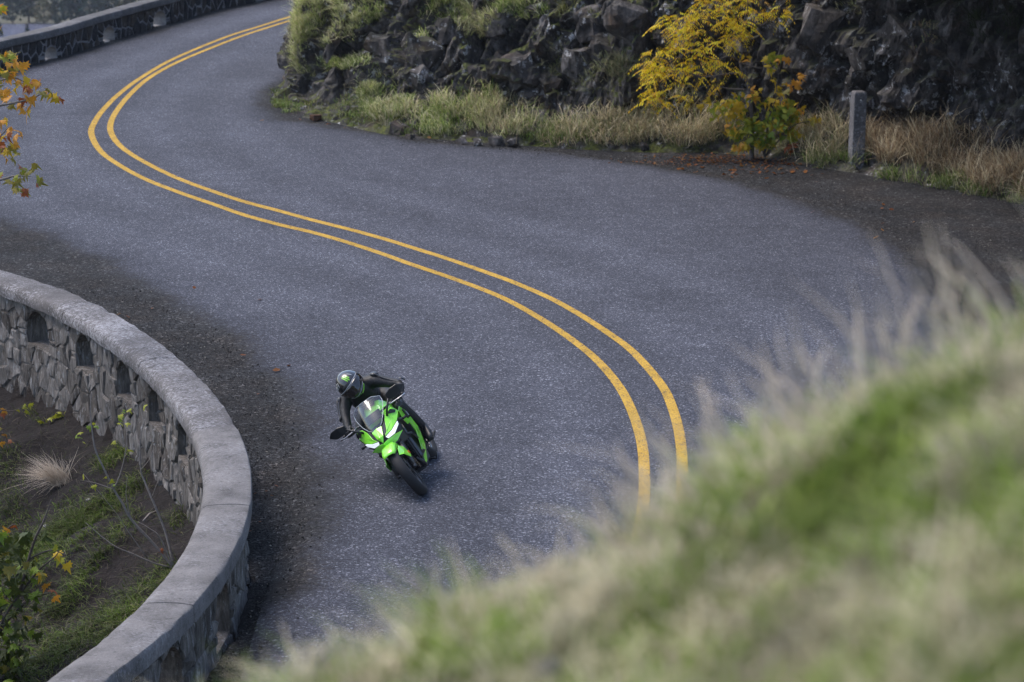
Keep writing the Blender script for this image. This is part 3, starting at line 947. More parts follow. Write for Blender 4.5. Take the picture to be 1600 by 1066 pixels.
patches = [  # centre x, y, radius x, y, palette, blades, length
    (505,30,45,45,LIGHT,3600,.26),(482,20,20,40,LIGHT,1300,.2),(482,85,20,40,LIGHT+OLIVE,1700,.2),(472,60,10,30,LIGHT,600,.2),(545,100,48,10,GREEN+LIGHT,1500,.18),(560,160,40,30,OLIVE+GREEN,500,.16),(520,170,40,20,MOSS+OLIVE,400,.08),(540,35,28,30,LIGHT,1700,.26),(560,20,40,22,LIGHT+GREEN,1200,.24),(605,155,40,40,LIGHT+GREEN,2000,.26),(578,128,26,18,LIGHT+OLIVE,700,.2),(620,182,40,22,LIGHT+STRAW,1000,.26),(430,158,24,16,GREEN+MOSS,700,.08),(440,172,30,8,GREEN+OLIVE,400,.08),
    (520,58,40,14,MOSS,250,.10),(560,62,28,12,MOSS,200,.08),(600,8,45,10,MOSS+GREEN,200,.12),(690,12,38,26,GREEN+LIGHT,1500,.32),(662,78,14,22,GREEN+LIGHT,600,.26),(745,38,28,24,OLIVE+LIGHT,1300,.36),(820,16,40,16,GREEN+LIGHT,900,.3),
    (730,165,55,32,LIGHT+GREEN+STRAW,1700,.36),(690,195,55,22,LIGHT+GREEN,1000,.28),(790,190,50,28,OLIVE+STRAW+LIGHT,1300,.38),(845,205,40,20,GREEN+OLIVE,420,.25),(870,90,30,30,OLIVE,140,.2),(900,20,30,18,OLIVE+MOSS,160,.2),(925,110,26,34,OLIVE,160,.22),
    (985,130,34,44,[(.10,.12,.055),(.15,.15,.08),(.2,.18,.11)],700,.36),(890,212,60,20,GREEN+STRAW,620,.3),(960,205,95,26,STRAW+OLIVE,2000,.42),(1075,200,80,32,STRAW+STRAW+OLIVE,2000,.45),(1040,165,50,20,OLIVE+STRAW,380,.35),(1130,215,40,18,OLIVE+GREEN,350,.3),
    (1285,215,40,42,STRAW+OLIVE,950,.5),(1310,250,55,18,GREEN+OLIVE,600,.28),(1400,215,55,46,BROWN+STRAW,1500,.55),(1480,235,60,48,BROWN+STRAW,1600,.55),(1560,255,60,50,BROWN+STRAW,1700,.55),(1640,280,60,50,BROWN+STRAW,900,.55),(1440,285,70,16,GREEN+OLIVE,700,.25),(1560,310,70,16,GREEN+OLIVE,600,.25),
    (1560,45,45,28,[(.03,.045,.015),(.045,.05,.02)],350,.3),(1330,20,20,14,OLIVE,60,.2),(1440,60,30,20,OLIVE+BROWN,90,.2),(640,205,30,10,GREEN,160,.12),(560,190,40,10,GREEN+MOSS,220,.07),(470,172,30,10,MOSS+GREEN,200,.06)]
gb, gn, gl, gc, gw = [], [], [], [], []
fx, fy = PX.ravel(), PY.ravel()
Pd = OPd.reshape(-1, 3); Nd = ONd.reshape(-1, 3)
facing = Nd[:, 1] < .35
_cell = 5.0                                # what the road side really sees of the face
_ci = np.floor(fx / _cell).astype(int) + 2000; _cj = np.floor(fy / _cell).astype(int) + 2000
_okk = (fx > -500) & (fx < 2500) & (fy > -800) & (fy < 900)
_zb = np.full((3000, 3000), 1e9)
np.minimum.at(_zb, (np.clip(_ci, 0, 2999), np.clip(_cj, 0, 2999)), np.where(_okk, Pd[:, 1], 1e9))
facing &= _okk & (Pd[:, 1] < _zb[np.clip(_ci, 0, 2999), np.clip(_cj, 0, 2999)] + .30)
for (cx, cy, ax, ay, pal, nb, ln) in patches:
    inside = (((fx - cx) / ax) ** 2 + ((fy - cy) / ay) ** 2 < 1) & facing & (Pd[:, 2] < 4)
    if not inside.any(): continue
    cand = np.where(inside)[0]
    wgt = .15 + np.clip(Nd[cand, 2], 0, 1) ** 1.5 + .15 * (tt[cand] < .3)
    wgt *= .25 + smoothstep(.38, .62, vnoise(Pd[cand], 2.2, 5)) * 1.6
    pk = rng.choice(cand, nb, p=wgt / wgt.sum())
    tone = (vnoise(Pd[pk], 1.8, 2) * .7 + .65)[:, None]
    gb.append(Pd[pk] + Nd[pk] * .05 + rng.normal(size=(nb, 3)) * np.array([.035, .035, .012]))
    gn.append(Nd[pk] * .55 + np.array([0, 0, .75]) + rng.normal(size=(1, 3)) * .05)
    gl.append(ln * 1.1 * (.45 + .8 * rng.random(nb))); gc.append(mixcol(nb, pal) * tone); gw.append(np.full(nb, .012))
grass('outcrop_grass', np.vstack(gb), np.vstack(gn), np.concatenate(gl), np.concatenate(gw), np.vstack(gc), .33, .75, 'green and straw-coloured grass growing on the outcrop and its verge')
# long pale stems standing up out of the verge grass
gb, gl = [], []
for (cx, cy, n) in ((960,215,60),(1080,215,70),(1290,245,50),(1400,250,110),(1480,270,120),(1560,290,120),(790,205,40),(735,185,30)):
    for _ in range(n):
        px, py = random.gauss(cx, 38), random.gauss(cy, 9)
        p = at(px, py, .05); gb.append(p); gl.append(random.uniform(.5, 1.05))
grass('seed_stems', np.array(gb), np.array([0, 0, 1.0]), np.array(gl), .007, mixcol(len(gb), STRAW + BROWN), .28, .45, 'thin dry seed stems rising from the verge grass')

# fallen leaves and needles under the yellow shrub
mb = MB()
def leaf_quad(p, s, tint, rz, tilt):
    M3 = Euler((tilt * random.uniform(-1, 1), tilt * random.uniform(-1, 1), rz)).to_matrix()
    pts = [(0, -.5, 0), (.38, -.1, .06), (.22, .35, 0), (0, .6, .05), (-.22, .35, 0), (-.38, -.1, .06)]
    V = [Vector(p) + M3 @ (Vector(q) * s) for q in pts]
    mb.add(V, [(0, 1, 2, 3), (0, 3, 4, 5)], tint)
LIT = [(.17, .055, .012), (.20, .075, .016), (.12, .04, .012), (.08, .035, .016), (.22, .11, .03)]
def litter(cx, cy, ax, ay, n, s0=.05, s1=.11):
    P_ = np.array([at(random.gauss(cx, ax), random.gauss(cy, ay)) for _ in range(n)])
    Z_ = surf_z(P_[:, 0], P_[:, 1])
    for p, z in zip(P_, Z_):
        leaf_quad((p[0], p[1], z + .008 + random.random() * .02), random.uniform(s0, s1), random.choice(LIT), random.random() * 6.3, .5)
litter(1130, 247, 48, 5, 420, .025, .06); litter(1040, 252, 30, 3, 90, .025, .05); litter(1215, 250, 30, 6, 160, .025, .06)
litter(1180, 262, 60, 7, 70); litter(1390, 330, 60, 16, 10); litter(560, 190, 60, 5, 18); litter(680, 205, 30, 5, 16); litter(400, 560, 40, 40, 5); litter(250, 480, 80, 40, 6); litter(430, 790, 20, 50, 6, .03, .06)
mb.build('leaf_litter', M['foliage'], None, col=True)
tag(bpy.data.objects['leaf_litter'], 'scatter of fallen orange and brown leaves on the verge', None, None, 'stuff')

# loose gravel on the shoulders
mb_V, mb_F, mb_C = [], [], []
oct_v = np.array([(1, 0, 0), (-1, 0, 0), (0, 1, 0), (0, -1, 0), (0, 0, 1), (0, 0, -1)], float)
oct_f = np.array([(0, 2, 4), (2, 1, 4), (1, 3, 4), (3, 0, 4), (2, 0, 5), (1, 2, 5), (3, 1, 5), (0, 3, 5)])
pts = []
while len(pts) < 22000:
    th = random.uniform(-14, 46); off = .25 + random.random() ** 1.2 * 2.4
    p = wall_pt(th, off, 0); pts.append(p)
pts = np.array(pts)
sdp = poly_sd(pts[:, 0], pts[:, 1], RP)
pts = pts[(sdp < -.12 + .1 * rng.normal(size=len(sdp)) + .5 * (rng.random(len(sdp)) < .01))]
vp = []
while len(vp) < 5000:
    t = random.random(); px = 620 + 1000 * t; py = np.interp(px, [620, 850, 1130, 1300, 1400, 1600], [214, 236, 262, 310, 345, 400]) + random.gauss(0, 5 + 30 * max(0, t - .4))
    vp.append(at(px, py))
pts = np.vstack([pts, vp])
keep_ = []
n = len(pts)
pts[:, 2] = surf_z(pts[:, 0], pts[:, 1]) + .003
sz = .003 + .010 * rng.random(n) ** 4
ax3 = sz[:, None, None] * (.6 + .8 * rng.random((n, 1, 3)))
V = (pts[:, None, :] + oct_v[None] * ax3 + rng.normal(size=(n, 6, 3)) * sz[:, None, None] * .15).reshape(-1, 3)
F = (np.arange(n)[:, None, None] * 6 + oct_f[None]).reshape(-1, 3)
g = (.012 + .08 * rng.random(n) ** 2.4)[:, None] * np.array([1, .97, .97]); g[rng.random(n) < .04] = (.24, .225, .2)
M['pebble'] = m_leafy('pebbles', 0.0, .85)
tag(obj('gravel', V, F, M['pebble'], col=np.repeat(g, 6, 0)), 'loose dark gravel strewn over the shoulders', None, None, 'stuff')

# ------------------------------------------------------------------ concrete marker post
M['postc'] = m_concrete('post_concrete', .4, (.11, .105, .108))
pp = at(1337, 262)
post = empty('marker_post', (pp[0], pp[1], -.05), 'square weathered concrete marker post standing in tall dry grass', 'post')
post.rotation_euler = (0, R(.8), R(12))
V = []
for (w, z) in ((.116, 0), (.112, 1.28), (.108, 1.345), (.088, 1.375)):
    V += [(-w, -w, z), (w, -w, z), (w, w, z), (-w, w, z)]
F = [(l * 4 + k, l * 4 + (k + 1) % 4, l * 4 + 4 + (k + 1) % 4, l * 4 + 4 + k) for l in range(3) for k in range(4)] + [(12, 13, 14, 15)]
o = obj('shaft', V, F, M['postc'], post); b = o.modifiers.new('bev', 'BEVEL'); b.width = .012; b.segments = 2
mb = MB()
for (cx, cz, hx, hz) in ((-.045, 1.03, .006, .04), (.045, 1.03, .006, .04), (0, 1.062, .022, .006), (0, .998, .022, .006), (-.018, 1.03, .006, .032), (.018, 1.03, .006, .032)):
    mb.box((cx, -.115, cz), (hx, .004, hz))
mb.build('raised_mark', M['postc'], post)
mb = MB(); mb.tube([(0, -.106, 1.23), (0, -.121, 1.23)], .014, 10)
mb.build('white_stud', m_plain('white_stud', (.6, .6, .58), .5), post)
# ------------------------------------------------------------------ grassy hillside the photographer stands on
HK = .70
HILL_FIX = ([-9, 9], [0, 0])
def hill_z(X, Y):
    X = np.asarray(X, float) / HK; Y = np.asarray(Y, float) / HK
    P3 = np.stack([X.ravel(), Y.ravel(), np.zeros(X.size)], 1)
    b = (fbm(P3, 1.3, 4, 2) - .5).reshape(X.shape)
    z = 6.62 + .55 * X - .178 * Y + .30 * b
    z = np.where(X > 1.6, 6.62 + .88 + .25 * (X - 1.6) - .178 * Y + .30 * b, z)
    z = z + np.interp(X, *HILL_FIX)
    yc = 6.0 + .7 * (fbm(P3, .8, 2, 4) - .5).reshape(X.shape)
    over = np.maximum(0, Y - yc)
    z = z - 1.9 * over - .35 * over ** 2
    return np.maximum(CAMH + HK * (z - CAMH), -.3)
# fit the brow to the skyline it makes against the road
_cr = [(300,1125),(450,1075),(560,1040),(700,970),(880,900),(1000,830),(1060,780),(1130,728),(1200,678),(1300,628),(1380,588),(1450,558),(1600,525),(1750,500)]
_yy = np.linspace(1.0, 5.8, 300); _fx = [[], []]
for px, py in _cr:
    u_ = (px - 800) / FPX
    for _ in range(1):
        _xx = u_ * _yy
        _pp = np.stack([_xx, _yy, hill_z(_xx, _yy)], 1)
        k_ = np.argmin(project(_pp)[1]); cy_ = project(_pp)[1][k_]
        _fx[0].append(_xx[k_] / HK); _fx[1].append((cy_ - py) / FPX * _yy[k_] / HK)
_o = np.argsort(_fx[0])
HILL_FIX = ([-9] + [ _fx[0][i] for i in _o] + [9], [_fx[1][_o[0]]] + [_fx[1][i] for i in _o] + [0])
hx = np.r_[np.linspace(-10, -1.5, 24), np.arange(-1.4, 2.1, .04), np.linspace(2.2, 12, 26)]
hy = np.r_[np.linspace(-10, 1.0, 18), np.arange(1.1, 6.4, .04), np.linspace(6.5, 12, 20)]
HX, HY = np.meshgrid(hx, hy, indexing='ij'); HZ = hill_z(HX, HY)
hi = np.arange(HX.size).reshape(HX.shape)
HF = np.stack([hi[:-1, :-1], hi[1:, :-1], hi[1:, 1:], hi[:-1, 1:]], -1).reshape(-1, 4)
hp = np.stack([HX.ravel(), HY.ravel(), HZ.ravel()], 1)
hn = fbm(hp, 4.0, 4, 1)[:, None]
hcol = np.where(hn < .5, np.array([.09, .10, .035]), np.array([.14, .12, .08])) * (.6 + .8 * fbm(hp, 8, 3, 0)[:, None])
hill = obj('hillside', hp, HF, M['gravel'], smooth=True, col=hcol, attrs={'soil': np.ones(len(hp))})
tag(hill, kind='structure')
# short turf in patches
N = 80000
X = rng.uniform(-1.1, 1.7, N); Y = rng.uniform(1.6, 5.5, N)
q = np.stack([X, Y, np.zeros(N)], 1)
den = fbm(q, 6.5, 3, 5)
k = rng.random(N) < smoothstep(.34, .55, den) * .92 + .08
X, Y, q = X[k], Y[k], q[k]; n = len(X)
Z = hill_z(X, Y)
tone = fbm(q, 7.5, 2, 3); t2 = fbm(q, 3.5, 2, 1)
gcolr = mixcol(n, [(.21, .29, .045), (.28, .35, .075), (.15, .23, .028)], .12)
scol = mixcol(n, [(.58, .51, .34), (.47, .42, .27), (.66, .60, .43)], .12)
f = smoothstep(.47, .60, tone + .06 * smoothstep(.5, -.4, X) + .3 * (t2 - .5) + .06 * rng.normal(size=n))[:, None]
c = (gcolr * (1 - f) + scol * f) * (.30 + 1.1 * vnoise(q, 8, 4))[:, None]
ln = (.03 + .06 * rng.random(n)) * (.5 + 1.0 * t2)
grass('turf', np.stack([X, Y, Z - .004], 1), np.array([-.12, -.05, 1.0]), ln, .004 + .003 * rng.random(n), c, .45, .7, 'green and straw turf on the near hillside')
# the same turf, thinner, over the rest of the brow
N = 42000
X = rng.uniform(-2.6, 3.4, N); Y = rng.uniform(.2, 5.8, N)
k = ~((X > -1.1) & (X < 1.7) & (Y > 1.6))
X, Y = X[k], Y[k]; n = len(X); q = np.stack([X, Y, np.zeros(n)], 1)
f = smoothstep(.47, .60, fbm(q, 7.5, 2, 3) + .06 * rng.normal(size=n))[:, None]
c = (mixcol(n, [(.25, .36, .055), (.33, .42, .09)], .12) * (1 - f) + mixcol(n, [(.66, .63, .46), (.56, .54, .38)], .12) * f) * (.45 + 1.1 * vnoise(q, 8, 4))[:, None]
grass('side_turf', np.stack([X, Y, hill_z(X, Y) - .004], 1), np.array([-.12, -.05, 1.0]), .03 + .08 * rng.random(n), .008, c, .45, .7, 'thinner turf on the hillside either side of the photographer')
# bunches of longer grass
bb, bl, bc = [], [], []
for _ in range(620):
    x, y = rng.uniform(-.95, 1.6), rng.uniform(1.9, 5.1)
    if fbm(np.array([[x, y, 3.0]]), 2.4, 2)[0] < .45: continue
    m = 34
    px = x + rng.normal(size=m) * .022; py = y + rng.normal(size=m) * .022
    green = rng.random() < .6
    bb.append(np.stack([px, py, hill_z(px, py)], 1)); bl.append((.05 + .09 * rng.random()) * (.5 + rng.random(m)))
    bc.append(mixcol(m, [(.17, .27, .03), (.26, .34, .065)] if green else [(.64, .56, .39), (.52, .46, .31)], .12))
grass('grass_bunches', np.vstack(bb), np.array([-.15, 0, 1.0]), np.concatenate(bl), .004, np.vstack(bc), .35, .8, 'tufted longer grass on the near hillside')
# tall dry stalks along the brow, thickest to the right
bb, bl, bw = [], [], []
def stalks(px0, px1, n, y0, y1, l0, l1, w0, w1):
    for _ in range(n):
        y = rng.uniform(y0, y1); x = (rng.uniform(px0, px1) - 800) / FPX * y
        m = rng.integers(1, 4)
        px = x + rng.normal(size=m) * .01; py = y + rng.normal(size=m) * .01
        bb.append(np.stack([px, py, hill_z(px, py)], 1)); bl.append(rng.uniform(l0, l1) * (.75 + .4 * rng.random(m))); bw.append(rng.uniform(w0, w1, m))
stalks(1250, 1720, 80, 3.7, 4.6, .14, .32, .004, .008)
stalks(1400, 1720, 36, 3.7, 4.6, .18, .36, .004, .008)
stalks(1030, 1300, 40, 3.7, 4.5, .10, .24, .004, .007)
stalks(640, 1060, 40, 3.6, 4.5, .06, .17, .004, .007)
stalks(330, 640, 26, 3.6, 4.6, .05, .11, .004, .007)
stalks(1010, 1180, 7, 3.5, 4.3, .15, .24, .004, .007)
bb = np.vstack(bb); n = len(bb)
grass('dry_stalks', bb, np.array([-.38, 0, 1.0]), np.concatenate(bl), np.concatenate(bw), mixcol(n, [(.66, .58, .48), (.58, .50, .40), (.50, .42, .33)], .1), .2, .5, 'tall dry stalks along the brow of the near hillside')
# stones in the turf
for k, (px, py, s, lb) in enumerate(((1480, 715, .045, 'larger blurred grey stone in the near turf below the tall stalks'), (1240, 640, .022, 'small blurred pale stone at the brow of the near turf'), (860, 1050, .04, 'blurred grey stone at the bottom of the near turf'))):
    for d in np.arange(1.2, 6.0, .01):
        p = at_depth(px, py, d)
        if p[2] <= hill_z(np.array([p[0]]), np.array([p[1]]))[0]: break
    me = boulder_mesh(.2, (s * 1.5, s, s * .8), 500 + k, M['cap_far'], .005)
    o = link('stone', me, None, (p[0], p[1], p[2] + s * .1))
    o.rotation_euler = (.2 * k, .3, k)
    tag(o, lb, 'stone', 'stones in the near turf')

# ------------------------------------------------------------------ slope outside the near parapet
bb, bl, bc, bu = [], [], [], []
strips = [((40,1055),(275,895),22,2600,'g'),((150,1010),(285,900),10,900,'g'),((20,900),(150,790),30,2200,'g'),((70,860),(220,755),18,1500,'g'),((0,700),(40,900),30,1100,'g'),((150,735),(215,690),12,600,'m'),((80,960),(215,800),13,900,'g'),((20,1040),(120,930),40,900,'g'),((265,830),(290,800),12,160,'m'),((50,640),(60,660),10,40,'g'),((215,1000),(120,1066),16,400,'g')]
for (a, b, w, n, kd) in strips:
    t = rng.random(n)
    px = a[0] + (b[0] - a[0]) * t + rng.normal(size=n) * w * .6; py = a[1] + (b[1] - a[1]) * t + rng.normal(size=n) * w * .55
    bb += list(zip(px, py))
bb = np.array(bb)
def drop(pxy, z0=-1.0):
    """place picture points on the outer slope by stepping down the sight line"""
    z = np.full(len(pxy), z0)
    D = np.array([ray(*p) for p in pxy])
    for _ in range(14):
        t = (z - CAMH) / D[:, 2]
        Pp = np.array([0, 0, CAMH]) + D * t[:, None]
        z = .5 * z + .5 * ground_z(Pp[:, 0], Pp[:, 1])
    t = (z - CAMH) / D[:, 2]
    return np.array([0, 0, CAMH]) + D * t[:, None]
PB = drop(bb)
dd = np.hypot(PB[:, 0] - WC[0], PB[:, 1] - WC[1]) - wall_r(np.degrees(np.arctan2(PB[:, 1] - WC[1], PB[:, 0] - WC[0])))
PB = PB[dd < -.35]
PB[:, 2] = ground_z(PB[:, 0], PB[:, 1])
n = len(PB)
tone = (.5 + vnoise(PB, 3, 2))[:, None]
grass('slope_grass', PB, np.array([-.35, -.2, .9]), .07 + .12 * rng.random(n), .009, mixcol(n, [(.08, .125, .015), (.11, .145, .026), (.055, .09, .011), (.15, .15, .07)]) * tone, .45, .9, 'short green grass in strips on the slope outside the parapet')
# dry weeds and twigs between the strips
n = 4200
pw = np.stack([rng.uniform(-10, 300, n), rng.uniform(640, 1066, n)], 1)
pw = drop(pw)
dd = np.hypot(pw[:, 0] - WC[0], pw[:, 1] - WC[1]) - wall_r(np.degrees(np.arctan2(pw[:, 1] - WC[1], pw[:, 0] - WC[0])))
pw = pw[dd < -.45]; pw[:, 2] = ground_z(pw[:, 0], pw[:, 1]); n = len(pw)
grass('dead_weeds', pw, np.array([-.3, -.2, .6]), .08 + .2 * rng.random(n) ** 2, .006, mixcol(n, [(.10, .08, .06), (.16, .13, .095), (.06, .05, .035), (.05, .065, .02), (.07, .09, .025)]), .9, .7, 'dead weeds and twigs scattered over the dirt slope outside the parapet')
# pale dry tuft
c = drop(np.array([(98., 755.)]))[0]
n = 520
tuft = grass('grass_tuft', c + rng.normal(size=(n, 3)) * np.array([.05, .05, .02]), np.array([-.55, -.1, .8]), .28 + .26 * rng.random(n), .006, mixcol(n, [(.60, .51, .41), (.52, .43, .34), (.68, .59, .48)], .15), .36, .55, kind=None, bend_dir=(-.7, -.1, -.1))
tag(tuft, 'pale dry grass tuft drooping on the dirt slope below the parapet', 'grass tuft')
M['pale'] = m_plain('pale_stone', (.26, .25, .245), .8, var=.3, scale=30)
for k, (px, py, s, lb) in enumerate(((139, 783, .06, 'small pale stone in the slope grass right of the dry tuft'), (72, 823, .05, 'small pale stone low on the slope beneath the dry tuft'))):
    p = drop(np.array([(float(px), float(py))]))[0]
    me = boulder_mesh(0, (s * 1.4, s, s * .6), 700 + k, M['pale'], .008)
    o = link('stone', me, None, (p[0], p[1], p[2] + s * .15)); o.rotation_euler = (.3, .2, k)
    tag(o, lb, 'stone')

# ------------------------------------------------------------------ leaves and woody plants
def maple_outline():
    P = [(0, -.04), (.10, .02), (.42, -.08), (.34, .10), (.52, .22), (.34, .30), (.36, .52), (.18, .42), (.12, .60), (0, .95)]
    return P + [(-x, y) for x, y in P[-2:0:-1]]
def leaf_mesh(name, outline, mat, curl, fold, size=1.0, lobes=True):
    V = [(0, .28, .02)]
    for (x, y) in outline:
        r2 = x * x + (y - .3) ** 2
        V.append((x * size, y * size, (-curl * r2 * .9 + fold * abs(x)) * size))
    V[0] = (0, .28 * size, .02 * size)
    n = len(outline)
    F = [(0, 1 + k, 1 + (k + 1) % n) for k in range(n)]
    V += [(0, 0, 0), (.012 * size, -.2 * size, -.06 * size), (-.012 * size, -.2 * size, -.06 * size)]
    F.append((1 + n, 2 + n, 3 + n))
    return mesh_data(name, V, F, mat)
LM = {
 'green': m_leafcol('leaf_green', (.13, .21, .02), (.20, .27, .03)), 'lime': m_leafcol('leaf_lime', (.24, .28, .025), (.34, .33, .03)), 'yellow': m_leafcol('leaf_yellow', (.50, .33, .02), (.56, .40, .03)),
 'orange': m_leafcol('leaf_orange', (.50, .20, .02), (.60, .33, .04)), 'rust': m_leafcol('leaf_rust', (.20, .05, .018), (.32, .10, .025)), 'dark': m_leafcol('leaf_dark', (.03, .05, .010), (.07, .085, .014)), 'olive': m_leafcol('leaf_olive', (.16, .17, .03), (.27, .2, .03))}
LEAF = {}
for nm, mt in LM.items():
    LEAF[nm] = [leaf_mesh('maple_leaf', maple_outline(), mt, c, f) for c, f in ((.25, .15), (.7, -.1), (1.1, .35))]
def put_leaf(parent, p, size, tones, r0, base, down=.6):
    me = r0.choice(LEAF[r0.choice(tones)])
    o = bpy.data.objects.new('leaf', me); COL.objects.link(o); o.parent = parent
    o.location = Vector(p) - Vector(base)
    o.scale = (size * r0.uniform(.75, 1.2),) * 3
    o.rotation_euler = (r0.gauss(-down, .5), r0.gauss(0, .5), r0.uniform(0, 6.28))
    return o
def branchy(mb, pts, r_a, r_b, n=6):
    P = catmull(pts, 5)
    mb.tube(P, list(np.linspace(r_a, r_b, len(P))), n)
    return P

# orange maple reaching in over the far road (its trunk stands outside the frame)
r0 = random.Random(21)
mbase = np.array([-8.6, 30.0, float(ground_z(np.array([-8.6]), np.array([30.]))[0])])
maple = empty('maple_tree', mbase, 'orange and olive autumn maple whose branch tips reach over the far bend', 'tree')
mb = MB()
trunk = [mbase + np.array(v) for v in ((0, 0, -.3), (.1, 0, 1.5), (.25, .1, 3.5), (.2, .2, 5.5), (.4, .3, 7.8))]
branchy(mb, trunk, .14, .05, 8)
def mp(px, py, y=30.0): return at_depth(px, py, y)
twigs = [[trunk[2], mp(-90, 175), mp(-30, 168), mp(10, 163), mp(45, 155), mp(74, 143)], [trunk[2], mp(-110, 150), mp(-50, 132), mp(-10, 127), mp(22, 122), mp(38, 128)], [trunk[1] + (trunk[2] - trunk[1]) * .6, mp(-90, 300), mp(-30, 288), mp(5, 280), mp(24, 275), mp(48, 276)], [trunk[1] + (trunk[2] - trunk[1]) * .8, mp(-80, 250), mp(-30, 230), mp(0, 212), mp(14, 198)], [trunk[2] + np.array([0, 0, .5]), mp(-80, 60), mp(-20, 20), mp(8, 4)]]
for tw_ in twigs:
    branchy(mb, [np.array(t) - 0 for t in tw_], .03, .005, 5)
mb.V = [tuple(np.array(v) - mbase) for v in mb.V]
mb.build('trunk', M['barkgrey'], maple, True)
spots = [(8,95,14),(18,100,14),(25,112,14),(12,118,12),(33,105,10),(5,130,12),(22,128,9),(38,128,8),(3,85,10),(28,92,8),(14,84,8),(10,108,8),(20,117,7),(2,112,8),(44,125,5),(52,130,5),(58,122,5),(70,145,8),(76,140,6),(48,143,6),(40,152,4),(90,152,4),(33,168,4),(42,172,5),(12,160,5),(5,150,7),(2,190,6),(18,204,6),(24,205,4),(5,212,6),(16,228,5),(8,236,6),(22,240,5),(1,225,5),(3,272,6),(18,280,4),(33,262,5),(45,268,5),(28,290,5),(60,280,5),(40,296,4),(30,283,4),(6,6,5),(9,14,4),(0,40,3)]
for (px, py, _s) in spots:
    for _ in range(3):
        y = 30 + r0.uniform(-.35, .35)
        tones = ['orange', 'orange', 'yellow', 'orange', 'rust', 'olive'] if py < 240 else ['olive', 'lime', 'rust', 'olive']
        if py < 110: tones = ['orange', 'olive', 'orange', 'lime']
        put_leaf(maple, mp(px + r0.gauss(0, 4.5), py + r0.gauss(0, 4.5), y), .13, tones, r0, mbase, .9)
for _ in range(150):      # the rest of the crown, out of the frame to the left
    a = r0.uniform(0, 6.28); rr = r0.uniform(.3, 1.9); z = r0.uniform(2.2, 8.3)
    p = np.array([-8.3 + rr * math.cos(a), 30.1 + rr * math.sin(a), z])
    u, v = project(p)
    if u > -12: continue
    put_leaf(maple, p, .15, ['orange', 'olive', 'rust', 'yellow'], r0, mbase, .8)

# dark maple at the lower corner, outside the parapet
m2b = drop(np.array([(-30., 1090.)]))[0]
maple2 = empty('maple_sapling', m2b, 'dark green and yellow maple at the lower corner outside the parapet', 'tree')
mb = MB()
yy = float(m2b[1]) + .4
def m2(px, py, dy=0): return at_depth(px, py, yy + dy)
stems = [[m2b, m2(-10, 1000), m2(10, 930), m2(40, 880), m2(78, 860), m2(104, 868)], [m2b, m2(0, 980), m2(30, 930), m2(62, 890), m2(84, 872), m2(92, 862)], [m2b, m2(-5, 1000), m2(20, 960), m2(50, 935), m2(84, 925)], [m2b, m2(-30, 960), m2(-10, 880), m2(10, 830), m2(24, 818)], [m2b, m2(20, 1040), m2(30, 1010), m2(40, 1000)], [m2(30, 930), m2(52, 850), m2(70, 810), m2(80, 780)]]
for s_ in stems: branchy(mb, s_, .018, .004, 5)
mb.V = [tuple(np.array(v) - m2b) for v in mb.V]
mb.build('trunk', M['bark'], maple2, True)
for _ in range(270):
    px, py = abs(r0.gauss(0, 36)) - 12, r0.uniform(830, 1066)
    if px > 95 - max(0, py - 960) * .7: continue
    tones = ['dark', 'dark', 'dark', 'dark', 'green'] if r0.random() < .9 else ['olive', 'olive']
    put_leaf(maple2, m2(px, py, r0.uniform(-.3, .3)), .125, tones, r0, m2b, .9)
for (px, py, tn) in ((88,862,'yellow'),(95,870,'lime'),(104,880,'yellow'),(85,855,'lime'),(70,900,'yellow'),(74,912,'orange'),(80,920,'rust'),(84,932,'orange'),(66,894,'yellow'),(10,825,'orange'),(18,822,'rust'),(4,830,'yellow'),(52,868,'lime'),(40,880,'olive'),(60,950,'olive'),(20,1055,'olive'),(98,876,'lime')):
    put_leaf(maple2, m2(px, py, r0.uniform(-.15, .15)), .11, [tn], r0, m2b, .9)
# sprigs at the left border
sb = drop(np.array([(-25., 720.)]))[0]
sprig = empty('maple_sprig', sb, 'small orange-leaved sprig at the left border below the parapet', 'shrub')
mb = MB(); y3 = float(sb[1])
def m3(px, py): return at_depth(px, py, y3)
for s_ in ([sb, m3(-10, 690), m3(4, 676), m3(12, 690)], [sb, m3(-20, 660), m3(0, 642), m3(20, 642), m3(45, 632)]): branchy(mb, s_, .012, .004, 5)
mb.V = [tuple(np.array(v) - sb) for v in mb.V]; mb.build('stem', M['bark'], sprig, True)
for (px, py, tn) in ((5,678,'orange'),(12,690,'rust'),(2,690,'orange'),(9,640,'orange'),(4,646,'rust'),(26,640,'lime'),(36,634,'lime'),(47,630,'lime'),(40,640,'lime'),(0,672,'olive')):
    put_leaf(sprig, m3(px, py), .10, [tn], r0, sb, .9)
g_ = drop(np.array([(78., 662.)]))[0]
lp = empty('leafy_weed', g_, 'low yellow-green leafy weed on the bare dirt below the parapet arches', 'weed')
for k in range(7): put_leaf(lp, g_ + np.array([.05 * k - .1, 0, .04 + .02 * k]), .10, ['lime'], r0, g_, .5)

